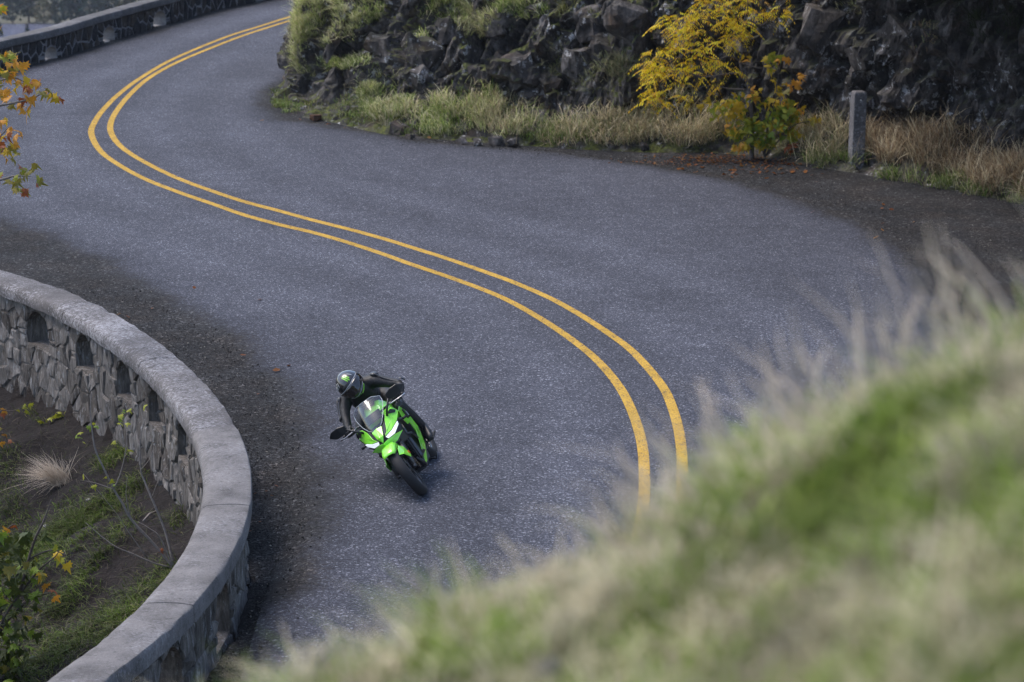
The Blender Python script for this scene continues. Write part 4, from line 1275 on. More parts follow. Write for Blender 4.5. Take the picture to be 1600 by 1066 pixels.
# bare sapling with a few green leaves in front of the wall
sap_b = drop(np.array([(272., 888.)]))[0]
ys = float(sap_b[1])
sapling = empty('bare_sapling', sap_b, 'nearly leafless grey sapling branching up in front of the parapet', 'sapling')
def m4(px, py, dy=0.0): return at_depth(px, py, ys + dy)
mb = MB()
for s_, ra in (([sap_b, m4(240, 850), m4(206, 813), (m4(192, 788)), m4(178, 765), m4(160, 728), m4(148, 700), m4(143, 665), m4(141, 640), m4(143, 612)], .022), ([sap_b, m4(258, 830, .1), m4(237, 779, .15), m4(225, 750, .2), m4(220, 734, .2), m4(219, 690, .2), m4(226, 655, .2)], .020), ([m4(206, 813), m4(200, 795), m4(197, 770), m4(199, 745)], .009), ([m4(178, 765), m4(188, 740), m4(195, 712), m4(198, 680), m4(194, 655)], .010), ([sap_b, m4(240, 880, -.1), m4(206, 865, -.15), m4(182, 855, -.2), m4(158, 838, -.2), m4(134, 817, -.2)], .014), ([m4(230, 872), m4(200, 830), m4(180, 800), m4(130, 740)], .008), ([m4(178, 765), m4(150, 755), m4(125, 750)], .006), ([sap_b, m4(250, 840), m4(232, 825), m4(215, 815)], .012), ([m4(237, 779, .15), m4(248, 750), m4(262, 725)], .008), ([m4(220, 734, .2), m4(232, 720), m4(240, 700)], .007), ([sap_b, m4(290, 860, .1), m4(303, 848, .15)], .01)):
    branchy(mb, s_, ra * .72, ra * .22, 5)
mb.V = [tuple(np.array(v) - sap_b) for v in mb.V]
mb.build('trunk', M['barkgrey'], sapling, True)
for (px, py) in ((188,648),(194,652),(200,660),(192,640),(185,655),(196,645),(140,665),(146,660),(150,668),(120,680),(126,684),(130,690),(131,744),(146,758),(168,744),(172,752),(228,632),(224,636),(180,690),(205,705),(186,660),(200,640),(176,758),(123,678)):
    put_leaf(sapling, m4(px, py, r0.uniform(-.1, .1)), .065, ['lime', 'green', 'lime'], r0, sap_b, .5)
put_leaf(sapling, m4(250, 858), .08, ['rust'], r0, sap_b, .5)
# stick lying on the slope
p0, p1 = drop(np.array([(224., 820.), (245., 803.)]))
mb = MB(); mb.tube([p0 + np.array([0, 0, .04]), (p0 + p1) / 2 + np.array([0, 0, .06]), p1 + np.array([0, 0, .03])], [.012, .012, .01], 6)
tag(mb.build('stick', M['barkgrey'], None, True), 'pale broken stick lying on the dirt near the sapling', 'stick')

# yellow shrub on the verge: compound leaves
shb = at(1175, 246, .0)
shrub = empty('yellow_shrub', shb, 'slender shrub with drooping bright yellow leaflets against the dark rock', 'shrub')
ysh = float(shb[1])
def m5(px, py, dy=0.0): return at_depth(px, py, ysh + dy)
mb = MB()
main = branchy(mb, [shb - np.array([0, 0, .2]), m5(1174, 165), m5(1170, 135), m5(1160, 112), m5(1156, 95)], .045, .026, 7)
br = [[m5(1156,95), m5(1162,75), m5(1166,50), m5(1168,10), m5(1170,-60)], [m5(1157,97), m5(1140,88), m5(1115,92), m5(1085,80), m5(1050,92), m5(1025,90)], [m5(1160,112), m5(1130,115), m5(1100,120), m5(1060,112), m5(1030,115), m5(1012,130)], [m5(1162,70), m5(1140,45), m5(1115,35), m5(1080,28), m5(1040,22)], [m5(1166,45), m5(1150,20), m5(1120,5), m5(1080,-10)], [m5(1168,30), m5(1190,38), m5(1205,25), m5(1222,10), m5(1235,-5)], [m5(1165,140), m5(1140,140), m5(1110,135), m5(1085,140)], [m5(1158,100), m5(1185,106), m5(1215,105)]]
for k, b_ in enumerate(br): branchy(mb, [np.array(p) + np.array([0, .12 * math.sin(k * 2.1 + i), 0]) for i, p in enumerate(b_)], .016, .004, 5)
mb.V = [tuple(np.array(v) - shb) for v in mb.V]
mb.build('trunk', M['bark'], shrub, True)
mb = MB()
YEL = [(.80, .62, .015), (.78, .60, .02), (.64, .58, .03), (.78, .50, .02), (.50, .28, .025)]
def compound(p, d, L, pal):
    """a drooping compound leaf: paired leaflets along a rachis"""
    d = Vector(d).normalized(); sd_ = d.cross(Vector((0, 0, 1))); sd_ = sd_.normalized() if sd_.length > .01 else Vector((1, 0, 0))
    c = Vector(p); n = 6
    for k in range(n):
        f = (k + 1) / n
        q = c + d * L * f + Vector((0, 0, -.55 * L * f * f))
        tint = r0.choice(pal)
        for s in (-1, 1):
            ldir = (sd_ * s * .8 + d * .45 + Vector((0, 0, -.75 - r0.random() * .4))).normalized()
            l = L * .34 * (1.1 - .35 * f); wv = d * l * .13
            a = q; m = q + ldir * l * .5; t = q + ldir * l
            mb.add([a, m + wv, t, m - wv], [(0, 1, 2, 3)], tuple(np.array(tint) * r0.uniform(.75, 1.15)))
clusters = [(1025,92,24,10,26),(1040,78,16,6,14),(1022,112,16,12,30),(1035,105,14,8,20),(1020,145,12,10,22),(1032,150,12,8,14),(1060,62,20,6,10),(1075,70,18,6,14),(1050,32,22,8,26),(1085,22,20,8,24),(1070,45,18,8,20),(1095,55,16,8,16),(1135,30,20,10,26),(1150,42,14,8,16),(1120,12,24,8,20),(1135,62,14,8,14),(1168,50,12,8,16),(1160,20,14,8,14),(1090,98,22,8,18),(1108,92,16,6,10),(1078,108,14,6,10),(1095,118,10,8,9),(1130,98,14,6,8),(1120,128,10,8,10),(1075,155,10,6,10),(1205,25,18,8,18),(1220,12,14,6,10),(1100,75,22,8,10),(1060,125,16,8,9),(1145,112,10,6,6),(1155,5,20,8,14),(1110,-12,40,10,40),(1180,-20,40,12,40),(1090,-45,50,15,50),(1150,-60,50,15,50)]
for (px, py, ax, ay, n) in clusters:
    for _ in range(int(n * 1.0)):
        p = m5(px + r0.gauss(0, ax * .6), py + r0.gauss(0, ay * .7), r0.uniform(-.35, .35))
        compound(p, (r0.gauss(-.3, 1.0), r0.gauss(-.3, .8), r0.gauss(.0, .45)), r0.uniform(.18, .30), YEL)
mb.V = [tuple(np.array(v) - shb) for v in mb.V]
mb.build('foliage', M['foliage'], shrub, col=True)

# low maple at the shrub's foot
lb_ = at(1195, 246, .0)
lowm = empty('low_maple', lb_, 'low bushy maple with green and yellow leaves at the yellow shrub\'s foot', 'shrub')
yl = float(lb_[1]) - .15
def m6(px, py, dy=0.0): return at_depth(px, py, yl + dy)
mb = MB()
for b_ in ([lb_, m6(1180, 200), m6(1160, 180), m6(1140, 165)], [lb_, m6(1200, 190), m6(1210, 160), m6(1216, 120), m6(1222, 90)], [lb_, m6(1225, 195), m6(1245, 170), m6(1255, 150)], [lb_, m6(1190, 190), m6(1180, 165)], [lb_, m6(1235, 200), m6(1262, 190), m6(1275, 188)]): branchy(mb, b_, .014, .004, 5)
mb.V = [tuple(np.array(v) - lb_) for v in mb.V]; mb.build('trunk', M['bark'], lowm, True)
for (px, py, ax, ay, n, tones) in ((1175,195,18,12,34,['green','lime','lime']),(1215,195,20,14,36,['green','lime','yellow']),(1185,215,20,9,30,['green','lime']),(1225,180,22,12,26,['green','lime','olive']),(1150,175,18,14,22,['lime','yellow','yellow']),(1145,205,12,10,10,['orange','lime','yellow']),(1240,205,14,10,14,['lime','yellow']),(1160,228,12,5,9,['yellow','yellow','orange']),(1195,222,10,4,5,['yellow']),(1235,165,16,14,12,['lime','orange','yellow']),(1220,140,18,16,10,['yellow','olive']),(1225,92,8,5,4,['orange']),(1205,95,8,12,8,['yellow','lime']),(1165,90,4,4,2,['yellow','orange']),(1255,118,8,4,4,['orange','yellow']),(1175,150,16,10,14,['lime','yellow','orange']),(1120,165,16,12,12,['yellow','lime']),(1240,130,10,8,4,['orange']),(1268,188,8,5,5,['yellow','olive']),(1240,230,8,6,5,['rust']),(1215,165,20,8,14,['lime','green','yellow']),(1150,160,12,8,8,['yellow','green'])):
    for _ in range(int(n * 1.75)): put_leaf(lowm, m6(px + r0.gauss(0, ax * .6), py + r0.gauss(0, ay * .6), r0.uniform(-.25, .25)), .15, tones, r0, lb_, .9)

# ------------------------------------------------------------------ far valley seen over the far parapet
M['water'] = m_plain('water', (.16, .17, .24), .12, var=.1, scale=.2)
wv_ = [at(-420, 84, VALLEY + .6), at(160, 84, VALLEY + .6), at(150, 38, VALLEY + .6), at(-420, 36, VALLEY + .6)]
o = obj('water', [tuple(v) for v in wv_], [(0, 1, 2, 3)], M['water']); tag(o, kind='structure')
def far_tree(px, py, h, w, tones, label, conif=False):
    b = at(px, py, VALLEY + .4)
    t = empty('valley_tree', b, label, 'tree', 'trees in the far valley')
    mb = MB(); mb.tube([(0, 0, -.5), (.1, 0, h * .5), (0, .1, h * .85)], [h * .03, h * .022, h * .008], 6)
    mb.build('trunk', M['bark'], t, True)
    mb = MB(); rr_ = random.Random(int(px * 7 + py))
    for _ in range(420):
        f = rr_.random(); zz = h * (.12 + .88 * f)
        prof = (1 - f) ** .8 if conif else math.sin(math.pi * min(1, .12 + .88 * f)) ** .6
        rad = w / 2 * prof * math.sqrt(rr_.random()) * rr_.uniform(.7, 1.15); a = rr_.random() * 6.28
        p = Vector((rad * math.cos(a), rad * math.sin(a), zz)); s = h * .055
        v1 = Vector((rr_.gauss(0, 1), rr_.gauss(0, 1), rr_.gauss(0, .6))).normalized() * s; v2 = Vector((rr_.gauss(0, 1), rr_.gauss(0, 1), rr_.gauss(0, 1))).normalized() * s
        mb.add([p - v1, p + v2, p + v1, p - v2], [(0, 1, 2, 3)], tuple(np.array(rr_.choice(tones)) * rr_.uniform(.7, 1.2)))
    mb.build('crown', M['foliage'], t, col=True)
DKG = [(.025, .04, .03), (.035, .05, .035), (.02, .035, .03)]
OLG = [(.10, .10, .05), (.13, .11, .06), (.08, .09, .05)]
for (px, py, h, w, tn, lb, cf) in ((20,37,5,5,DKG,'dark valley tree nearest the frame corner beyond the water',0),(45,33,7,5.5,DKG,'broad dark valley tree above the far bank, second from the corner',0),(68,38,4.2,5,OLG,'tan bushy valley tree on the bank left of the teal light',0),(92,36,5.2,4,DKG,'dark valley tree just left of the teal light',0),(112,44,9,6,DKG,'tallest dark valley tree directly behind the teal light',1),(140,36,6,6,DKG,'dark valley tree right of the teal light',0),(165,30,6.5,5,DKG,'dark valley tree above the far parapet, second right of the teal light',0),(195,24,7,5,OLG,'greenish valley tree above the parapet right of the teal light',0),(222,22,7,6,DKG,'dark valley tree near where the far parapet leaves the frame',0),(260,15,8,7,DKG,'last dark valley tree behind the far parapet coping',0),(-20,35,7,6,DKG,'dark valley tree cut by the frame corner',0),(43,60,2.3,1.5,DKG,'small dark conifer standing alone at the water',1),(0,58,2.4,1.4,DKG,'small dark conifer at the frame border by the water',1),(90,40,1.9,2.0,DKG,'round dark bush on the bank under the teal light',0)):
    far_tree(px, py, h, w, tn, lb, cf)
for k in range(16):
    far_tree(-60 + k * 26 + r0.uniform(-8, 8), 8 + r0.uniform(-4, 4), r0.uniform(7, 11), r0.uniform(6, 9), DKG, '%s dark tree of the wooded band along the far valley, %s' % (('first','second','third','fourth','fifth','sixth','seventh','eighth','ninth','tenth','eleventh','twelfth','thirteenth','fourteenth','fifteenth','sixteenth')[k], 'counted from the frame corner'), 0)
tb = at(124, 40, VALLEY + .4)
lamp = empty('signal_light', tb, 'round teal green light glowing above the far bank', 'light')
mb = MB(); mb.tube([(0, 0, -.5), (0, 0, 2.6)], .08, 8); mb.build('pole', M['bark'], lamp)
mb = MB(); mb.tube([(0, -.12, 2.95), (0, .12, 2.95)], .42, 20)
mb.build('lens', m_plain('teal_light', (.03, .35, .28), .4, emit=(.03, .55, .42), emit_s=.9), lamp)
# pale railing beyond the water
rb = at(75, 16, VALLEY + .4)
rail = empty('guard_rail', rb, 'broken line of pale railing among the far valley trees', 'railing')
mb = MB()
for k in range(11): mb.box((-3 + k * .9, 0, 1.0), (.3, .06, .12)); mb.box((-3 + k * .9, 0, .5), (.05, .05, .5))
mb.build('rails', M['pale'], rail)
# ------------------------------------------------------------------ motorcycle
LEAN, YAW = R(38), R(2)
bo = at(664.5, 773)
_f = Vector((-math.sin(YAW), -math.cos(YAW), 0)); _l0 = Vector((math.cos(YAW), -math.sin(YAW), 0)); _u0 = Vector((0, 0, 1))
_l = _l0 * math.cos(LEAN) + _u0 * math.sin(LEAN); _u = _u0 * math.cos(LEAN) - _l0 * math.sin(LEAN)
BM = Matrix((( _f.x, _l.x, _u.x), (_f.y, _l.y, _u.y), (_f.z, _l.z, _u.z)))
BLOC = Vector((bo[0], bo[1], .010))
bike = empty('motorcycle', BLOC, 'lime green sport motorcycle leaning hard into the bend on the grey asphalt', 'motorcycle')
bike.rotation_euler = BM.to_euler()

GRN = m_plain('lime_paint', (.27, .84, .05), .3, var=.05, scale=9, coat=1.0, coat_rough=.06)
BLK = m_plain('black_plastic', (.014, .014, .016), .42, var=.3, scale=60)
GLB = m_plain('gloss_black', (.01, .01, .012), .22, var=.2, scale=30, coat=.6)
GRY = m_plain('grey_plastic', (.05, .05, .055), .5, var=.2, scale=40)
MET = m_plain('bare_metal', (.5, .5, .52), .3, metal=1.0, var=.2, scale=50)
DMT = m_plain('dark_metal', (.09, .09, .095), .4, metal=.9, var=.3, scale=50)
RUB = m_plain('tyre_rubber', (.016, .016, .018), .75, var=.35, scale=70, bump=.15)
LAMP = m_plain('headlight_lens', (.85, .88, .92), .08, var=.05, coat=1.0, emit=(.9, .95, 1.0), emit_s=.35)
ORG = m_plain('amber_reflector', (.6, .12, .01), .25, coat=.8)
SCR = m_glass('clear_windscreen', (.74, .78, .84), .03)
SILV = m_plain('silver_graphic', (.30, .31, .33), .4, var=.1)

def lathe(profile, cx, cz, n=40, closed=True):
    """revolve (lateral y, radius) about the wheel axle through (cx, 0, cz)"""
    V, F = [], []; m = len(profile)
    for i in range(n):
        a = 2 * math.pi * i / n
        for (w, r) in profile: V.append((cx + r * math.cos(a), w, cz + r * math.sin(a)))
    for i in range(n):
        for k in range(m if closed else m - 1):
            F.append((i * m + k, i * m + (k + 1) % m, ((i + 1) % n) * m + (k + 1) % m, ((i + 1) % n) * m + k))
    return V, F
def solid(name, V, F, mat, parent, thick=.006, bevel=.003, smooth=False):
    o = obj(name, V, F, mat, parent, smooth)
    if thick:
        md = o.modifiers.new('shell', 'SOLIDIFY'); md.thickness = thick; md.offset = 0
    if bevel:
        md = o.modifiers.new('edge', 'BEVEL'); md.width = bevel; md.segments = 2; md.limit_method = 'ANGLE'; md.angle_limit = R(35)
    return o
def pair(name, pts, mat, parent, thick=.006, faces=None, bulge=.0, bevel=.003):
    """a panel on each flank; pts fan round their centroid, pushed out by bulge"""
    res = []
    for s in (1, -1):
        P_ = [Vector((x, y * s, z)) for x, y, z in pts]
        if faces is None:
            c = sum(P_, Vector()) / len(P_) + Vector((0, s * bulge, 0))
            V = P_ + [c]; n = len(P_); F = [(k, (k + 1) % n, n) for k in range(n)]
        else: V, F = P_, faces
        res.append(solid(name, V, F, mat, parent, thick, bevel))
    return res
def wheel(name, cx, cz, rad, wid, parent, discs):
    w = empty(name); w.parent = parent
    h = wid / 2
    prof = []
    for k in range(13):
        a = math.pi * k / 12
        prof.append((-h * math.cos(a), rad - .052 + .052 * math.sin(a) ** .8))
    prof += [(h * .86, rad - .085), (h * .74, rad - .098), (-h * .74, rad - .098), (-h * .86, rad - .085)]
    V, F = lathe(prof, cx, cz, 48); obj('tyre', V, F, RUB, w, True)
    mb = MB()
    V, F = lathe([(-h * .76, rad - .075), (-h * .80, rad - .088), (-h * .5, rad - .112), (h * .5, rad - .112), (h * .80, rad - .088), (h * .76, rad - .075), (h * .4, rad - .098), (-h * .4, rad - .098)], cx, cz, 40); mb.add(V, F)
    V, F = lathe([(-.05, .028), (.05, .028), (.05, .012), (-.05, .012)], cx, cz, 20); mb.add(V, F)
    for k in range(10):
        a = 2 * math.pi * k / 10 + (.12 if k % 2 else -.12)
        a2 = 2 * math.pi * k / 10 + (.0 if k % 2 else 0)
        mb.tube([(cx + .026 * math.cos(a), 0, cz + .026 * math.sin(a)), (cx + (rad - .105) * math.cos(a2), (.012 if k % 2 else -.012), cz + (rad - .105) * math.sin(a2))], [.013, .009], 6)
    mb.build('rim', GLB, w, True)
    for (y, r1, r2) in discs:
        mb = MB(); V, F = lathe([(y - .003, r1), (y + .003, r1), (y + .003, r2), (y - .003, r2)], cx, cz, 40); mb.add(V, F)
        for k in range(6):
            a = k * math.pi / 3
            mb.tube([(cx + .03 * math.cos(a), y * .7, cz + .03 * math.sin(a)), (cx + r2 * math.cos(a + .3), y, cz + r2 * math.sin(a + .3))], .006, 5)
        mb.build('brake_disc', DMT, w)
    return w
front = wheel('front_wheel', 0, .295, .295, .112, bike, [(.066, .150, .108)])
front.rotation_euler = (0, 0, R(8))
wheel('rear_wheel', -1.375, .31, .31, .15, bike, [(-.07, .11, .075)])

# fork, caliper, fender
for s in (1, -1):
    mb = MB()
    mb.tube([(-.005, s * .095, .285), (-.07, s * .095, .43), (-.125, s * .095, .55)], [.028, .031, .031], 12)
    mb.tube([(-.12, s * .095, .54), (-.28, s * .095, .86)], .021, 12)
    mb.tube([(0, s * .06, .295), (0, s * .118, .295)], .02, 12)
    mb.build('fork_leg', DMT, bike, True)
mb = MB(); mb.box((-.11, .088, .285), (.035, .028, .055)); mb.box((-.135, .09, .33), (.02, .022, .03))
mb.build('brake_caliper', GLB, bike)
mb = MB(); mb.tube([(-.13, .1, .36), (-.09, .13, .46), (-.17, .12, .6)], .006, 6); mb.build('brake_hose', BLK, bike, True)
def fender_shell(a0, a1, rad, cx, cz, widths, drop, n=14):
    V, F = [], []
    for i in range(n + 1):
        f = i / n; a = R(a0 + (a1 - a0) * f); w = np.interp(f, *widths); d = np.interp(f, *drop)
        for (y, dr) in ((-1, d), (-.96, d * .5), (-.72, .006), (0, -.004), (.72, .006), (.96, d * .5), (1, d)):
            r = rad - dr
            V.append((cx + r * math.cos(a), y * w, cz + r * math.sin(a)))
    for i in range(n):
        for k in range(6): F.append((i * 7 + k, i * 7 + k + 1, i * 7 + 8 + k, i * 7 + 7 + k))
    return V, F
V, F = fender_shell(54, 150, .332, 0, .295, ([0, .1, .4, 1], [.058, .078, .084, .07]), ([0, .15, .5, 1], [.03, .055, .08, .05]))
fender = solid('front_fender', V, F, GRN, bike, .005, 0, True)
pair('fender_wing', [(.06, .086, .545), (.16, .082, .50), (.11, .112, .475), (.0, .128, .385), (-.05, .128, .40), (-.08, .112, .50), (-.02, .09, .555)], GRN, bike, .006, bulge=.006)
V, F = fender_shell(60, 165, .345, -1.375, .31, ([0, 1], [.08, .08]), ([0, 1], [.04, .04]))
solid('rear_hugger', V, F, BLK, bike, .005, 0, True)

# nose cowl: spear, dark inserts, brows, lamps, chin
nose = solid('nose_spear', [(.022, 0, .668), (-.02, .036, .722), (-.115, .062, .795), (-.11, 0, .806), (-.115, -.062, .795), (-.02, -.036, .722), (.012, 0, .728)], [(0, 1, 6), (1, 2, 3, 6), (6, 3, 4, 5), (0, 6, 5)], GRN, bike, .008)
pair('dark_insert', [(-.025, .04, .716), (-.112, .066, .790), (-.175, .105, .812), (-.075, .078, .735)], GRY, bike, .006)
pair('brow_panel', [(-.028, .045, .706), (-.075, .085, .738), (-.175, .112, .818), (-.235, .15, .862), (-.305, .222, .866), (-.335, .246, .785), (-.20, .205, .738), (-.10, .128, .710)], GRN, bike, .007, bulge=.012)
for o in pair('headlight', [(-.026, .046, .698), (-.10, .130, .704), (-.185, .204, .730), (-.178, .196, .700), (-.09, .128, .660), (-.03, .06, .668)], LAMP, bike, .012, bulge=.0): pass
pair('lamp_housing', [(-.045, .03, .72), (-.14, .12, .72), (-.22, .205, .742), (-.22, .20, .66), (-.14, .13, .62), (-.06, .05, .63)], BLK, bike, .01)
pair('chin_panel', [(.022, 0, .664), (-.022, .054, .664), (-.088, .128, .652), (-.16, .196, .628), (-.085, .105, .588), (-.01, 0, .585)], GRN, bike, .008, bulge=.004)
me = hull([(-.03, .06, .60), (-.03, -.06, .60), (-.04, 0, .70), (-.2, .2, .72), (-.2, -.2, .72), (-.35, .2, .80), (-.35, -.2, .80), (-.3, .17, .5), (-.3, -.17, .5), (-.12, .09, .52), (-.12, -.09, .52)], 'cowl_core', BLK, .01)
link('cowl_core', me, bike)
pair('brow_stripe', [(-.20, .158, .848), (-.26, .205, .862), (-.30, .238, .815), (-.275, .222, .80)], BLK, bike, .006, bevel=0)
# windscreen
V, F = [], []; nu, nv = 12, 9
for j in range(nv + 1):
    v = j / nv; w = np.interp(v, [0, .12, .35, .7, .9, 1], [.03, .085, .135, .176, .168, .10])
    for i in range(nu + 1):
        y = w * (2 * i / nu - 1); q = (y / .17) ** 2
        V.append((-.105 - .26 * v ** 1.15 - .11 * q, y, .79 + .275 * v - .035 * q * v))
for j in range(nv):
    for i in range(nu): F.append((j * (nu + 1) + i, j * (nu + 1) + i + 1, (j + 1) * (nu + 1) + i + 1, (j + 1) * (nu + 1) + i))
ws = solid('windscreen', V, F, SCR, bike, 0, 0, True)
rim_i = [j * (nu + 1) for j in range(nv + 1)] + [nv * (nu + 1) + i for i in range(nu + 1)] + [j * (nu + 1) + nu for j in range(nv, -1, -1)]
mb = MB(); mb.tube([V[k] for k in rim_i], .0035, 5); mb.build('screen_edge', m_plain('screen_edge', (.35, .38, .42), .2), ws, True)
# dash and clocks behind the screen
me = hull([(-.27, .1, .84), (-.27, -.1, .84), (-.35, .1, .93), (-.35, -.1, .93), (-.38, .09, .88), (-.38, -.09, .88)], 'dash', BLK, .008); link('dash', me, bike)
# side fairings
pair('upper_side_fairing', [(-.315, .25, .785), (-.43, .258, .80), (-.60, .245, .70), (-.53, .24, .598), (-.42, .215, .60), (-.35, .225, .68)], GRN, bike, .007, bulge=.008)
pair('fairing_vent', [(-.42, .262, .755), (-.47, .262, .755), (-.50, .256, .64), (-.455, .25, .64)], BLK, bike, .008)
pair('silver_decal', [(-.52, .258, .71), (-.57, .255, .69), (-.575, .252, .64), (-.53, .252, .655)], SILV, bike, .006)
pair('lower_fairing_blade', [(-.455, .236, .625), (-.49, .228, .49), (-.455, .168, .33), (-.455, .088, .150), (-.53, .112, .165), (-.62, .18, .30), (-.66, .228, .47), (-.60, .245, .625)], GRN, bike, .007, bulge=.012)
pair('blade_slash', [(-.555, .246, .47), (-.60, .244, .49), (-.62, .228, .42), (-.575, .236, .435)], BLK, bike, .006)
me = hull([(-.42, .09, .13), (-.42, -.09, .13), (-.80, .10, .12), (-.80, -.10, .12), (-.48, .16, .36), (-.48, -.16, .36), (-.82, .16, .36), (-.82, -.16, .36)], 'belly_pan', GRY, .015); link('belly_pan', me, bike)
me = hull([(-.27, .14, .30), (-.27, -.14, .30), (-.27, .16, .62), (-.27, -.16, .62), (-.33, .12, .22), (-.33, -.12, .22), (-.36, .15, .6), (-.36, -.15, .6), (-.36, .1, .22), (-.36, -.1, .22)], 'radiator', BLK, .008); link('radiator', me, bike)
mb = MB()
for k in range(12): mb.box((-.262, 0, .33 + k * .024), (.006, .12, .006))
mb.build('radiator_fin', DMT, bike)
mb = MB()
for s in (1, -1):
    mb.tube([(-.28, s * .15, .56), (-.36, s * .20, .52), (-.48, s * .19, .42)], .016, 8); mb.tube([(-.26, s * .10, .30), (-.32, s * .12, .20), (-.5, s * .08, .14)], .02, 8)
mb.build('hose', BLK, bike, True)
me = hull([(-.36, .15, .25), (-.36, -.15, .25), (-.85, .17, .22), (-.85, -.17, .22), (-.4, .17, .62), (-.4, -.17, .62), (-.9, .15, .6), (-.9, -.15, .6), (-.6, .12, .72), (-.6, -.12, .72)], 'engine', DMT, .02); link('engine', me, bike)
# tank, seat, tail
tk = []
for (x, w, z0, z1) in ((-.42, .09, .74, .86), (-.50, .15, .70, .93), (-.62, .175, .68, .96), (-.76, .15, .70, .92), (-.88, .09, .72, .83)):
    for s in (1, -1): tk += [(x, s * w, z0), (x, s * w * .95, (z0 + z1) / 2 + .03), (x, s * w * .5, z1)]
    tk.append((x, 0, z1 + .012))
me = hull(tk, 'fuel_tank', GRN, .012); link('fuel_tank', me, bike)
me = hull([(-.52, .06, .955), (-.52, -.06, .955), (-.70, .05, .968), (-.70, -.05, .968), (-.6, .03, .985), (-.6, -.03, .985)], 'tank_pad', BLK, .006); link('tank_pad', me, bike)
me = hull([(-.84, .10, .74), (-.84, -.10, .74), (-.88, .11, .80), (-.88, -.11, .80), (-1.2, .13, .79), (-1.2, -.13, .79), (-1.22, .1, .84), (-1.22, -.1, .84), (-1.0, .1, .80), (-1.0, -.1, .80)], 'seat', BLK, .02); link('seat', me, bike)
me = hull([(-1.12, .12, .74), (-1.12, -.12, .74), (-1.15, .13, .84), (-1.15, -.13, .84), (-1.55, .05, .92), (-1.55, -.05, .92), (-1.5, .05, .86), (-1.5, -.05, .86), (-1.3, .09, .92), (-1.3, -.09, .92)], 'tail_cowl', GRN, .012); link('tail_cowl', me, bike)
# bars, levers, mirrors
for s in (1, -1):
    mb = MB(); mb.tube([(-.32, s * .10, .885), (-.36, s * .22, .893), (-.405, s * .36, .885)], .012, 10); mb.build('handlebar', DMT, bike, True)
    mb = MB(); mb.tube([(-.365, s * .235, .893), (-.405, s * .36, .885)], .018, 10); mb.tube([(-.405, s * .36, .885), (-.412, s * .385, .884)], .021, 10); mb.build('grip', BLK, bike, True)
    mb = MB(); mb.tube([(-.33, s * .20, .895), (-.305, s * .25, .893), (-.325, s * .36, .885), (-.345, s * .41, .885)], [.008, .007, .006, .008], 8); mb.build('lever', MET, bike, True)
    mir = MB(); mir.tube([(-.22, s * .145, .825), (-.20, s * .19, .88), (-.225, s * .27, .965)], [.014, .011, .011], 8); st = mir.build('mirror_stalk', BLK, bike, True)
    c = Vector((-.235, s * .36, .985))
    pts = []
    for (dy, dz, dx) in ((-.105, -.035, 0), (-.095, .03, 0), (-.02, .055, 0), (.06, .05, -.01), (.115, .0, -.03), (.05, -.05, -.01), (-.03, -.055, 0)):
        for t_ in (.018, -.02): pts.append(c + Vector((dx + t_ * (1 - .4 * abs(dy) / .1), s * dy, dz * (1 if t_ > 0 else .82))))
    me = hull(pts, 'mirror_head', BLK, .006); link('mirror_head', me, st)
    mb = MB(); mb.tube([(-.30, s * .215, .70), (-.29, s * .25, .70), (-.295, s * .285, .70)], [.008, .014, .016], 8); mb.build('turn_signal', ORG if False else BLK, bike, True)
    mb = MB(); mb.tube([(-.055, s * .126, .43), (-.055, s * .134, .43)], .02, 12); mb.build('reflector', ORG, bike)
# rider controls and rear end
for s in (1, -1):
    mb = MB(); mb.tube([(-.86, s * .16, .34), (-.86, s * .27, .335)], .013, 8); mb.box((-.90, s * .165, .37), (.06, .008, .07)); mb.tube([(-.84, s * .2, .33), (-.72, s * .21, .31), (-.71, s * .25, .31)], .007, 6); mb.build('foot_peg', DMT, bike, True)
    mb = MB(); mb.tube([(-.92, s * .11, .36), (-1.15, s * .105, .33), (-1.375, s * .10, .31)], [.034, .03, .026], 8); mb.tube([(-1.375, s * .11, .31), (-1.375, s * .135, .31)], .022, 10); mb.build('swing_arm', DMT, bike, True)
mb = MB(); mb.tube([(-.78, -.15, .25), (-.92, -.17, .24), (-1.02, -.19, .29), (-1.32, -.205, .40)], [.024, .03, .055, .06], 14); mb.build('exhaust', GRY, bike, True)
mb = MB(); mb.tube([(-.75, .08, .14), (-.66, .17, .10), (-.62, .22, .16)], .009, 6); mb.build('side_stand', DMT, bike, True)
mb = MB(); mb.box((-1.52, 0, .66), (.012, .09, .07)); mb.tube([(-1.4, 0, .84), (-1.52, 0, .70)], .015, 6); mb.build('plate_holder', BLK, bike)

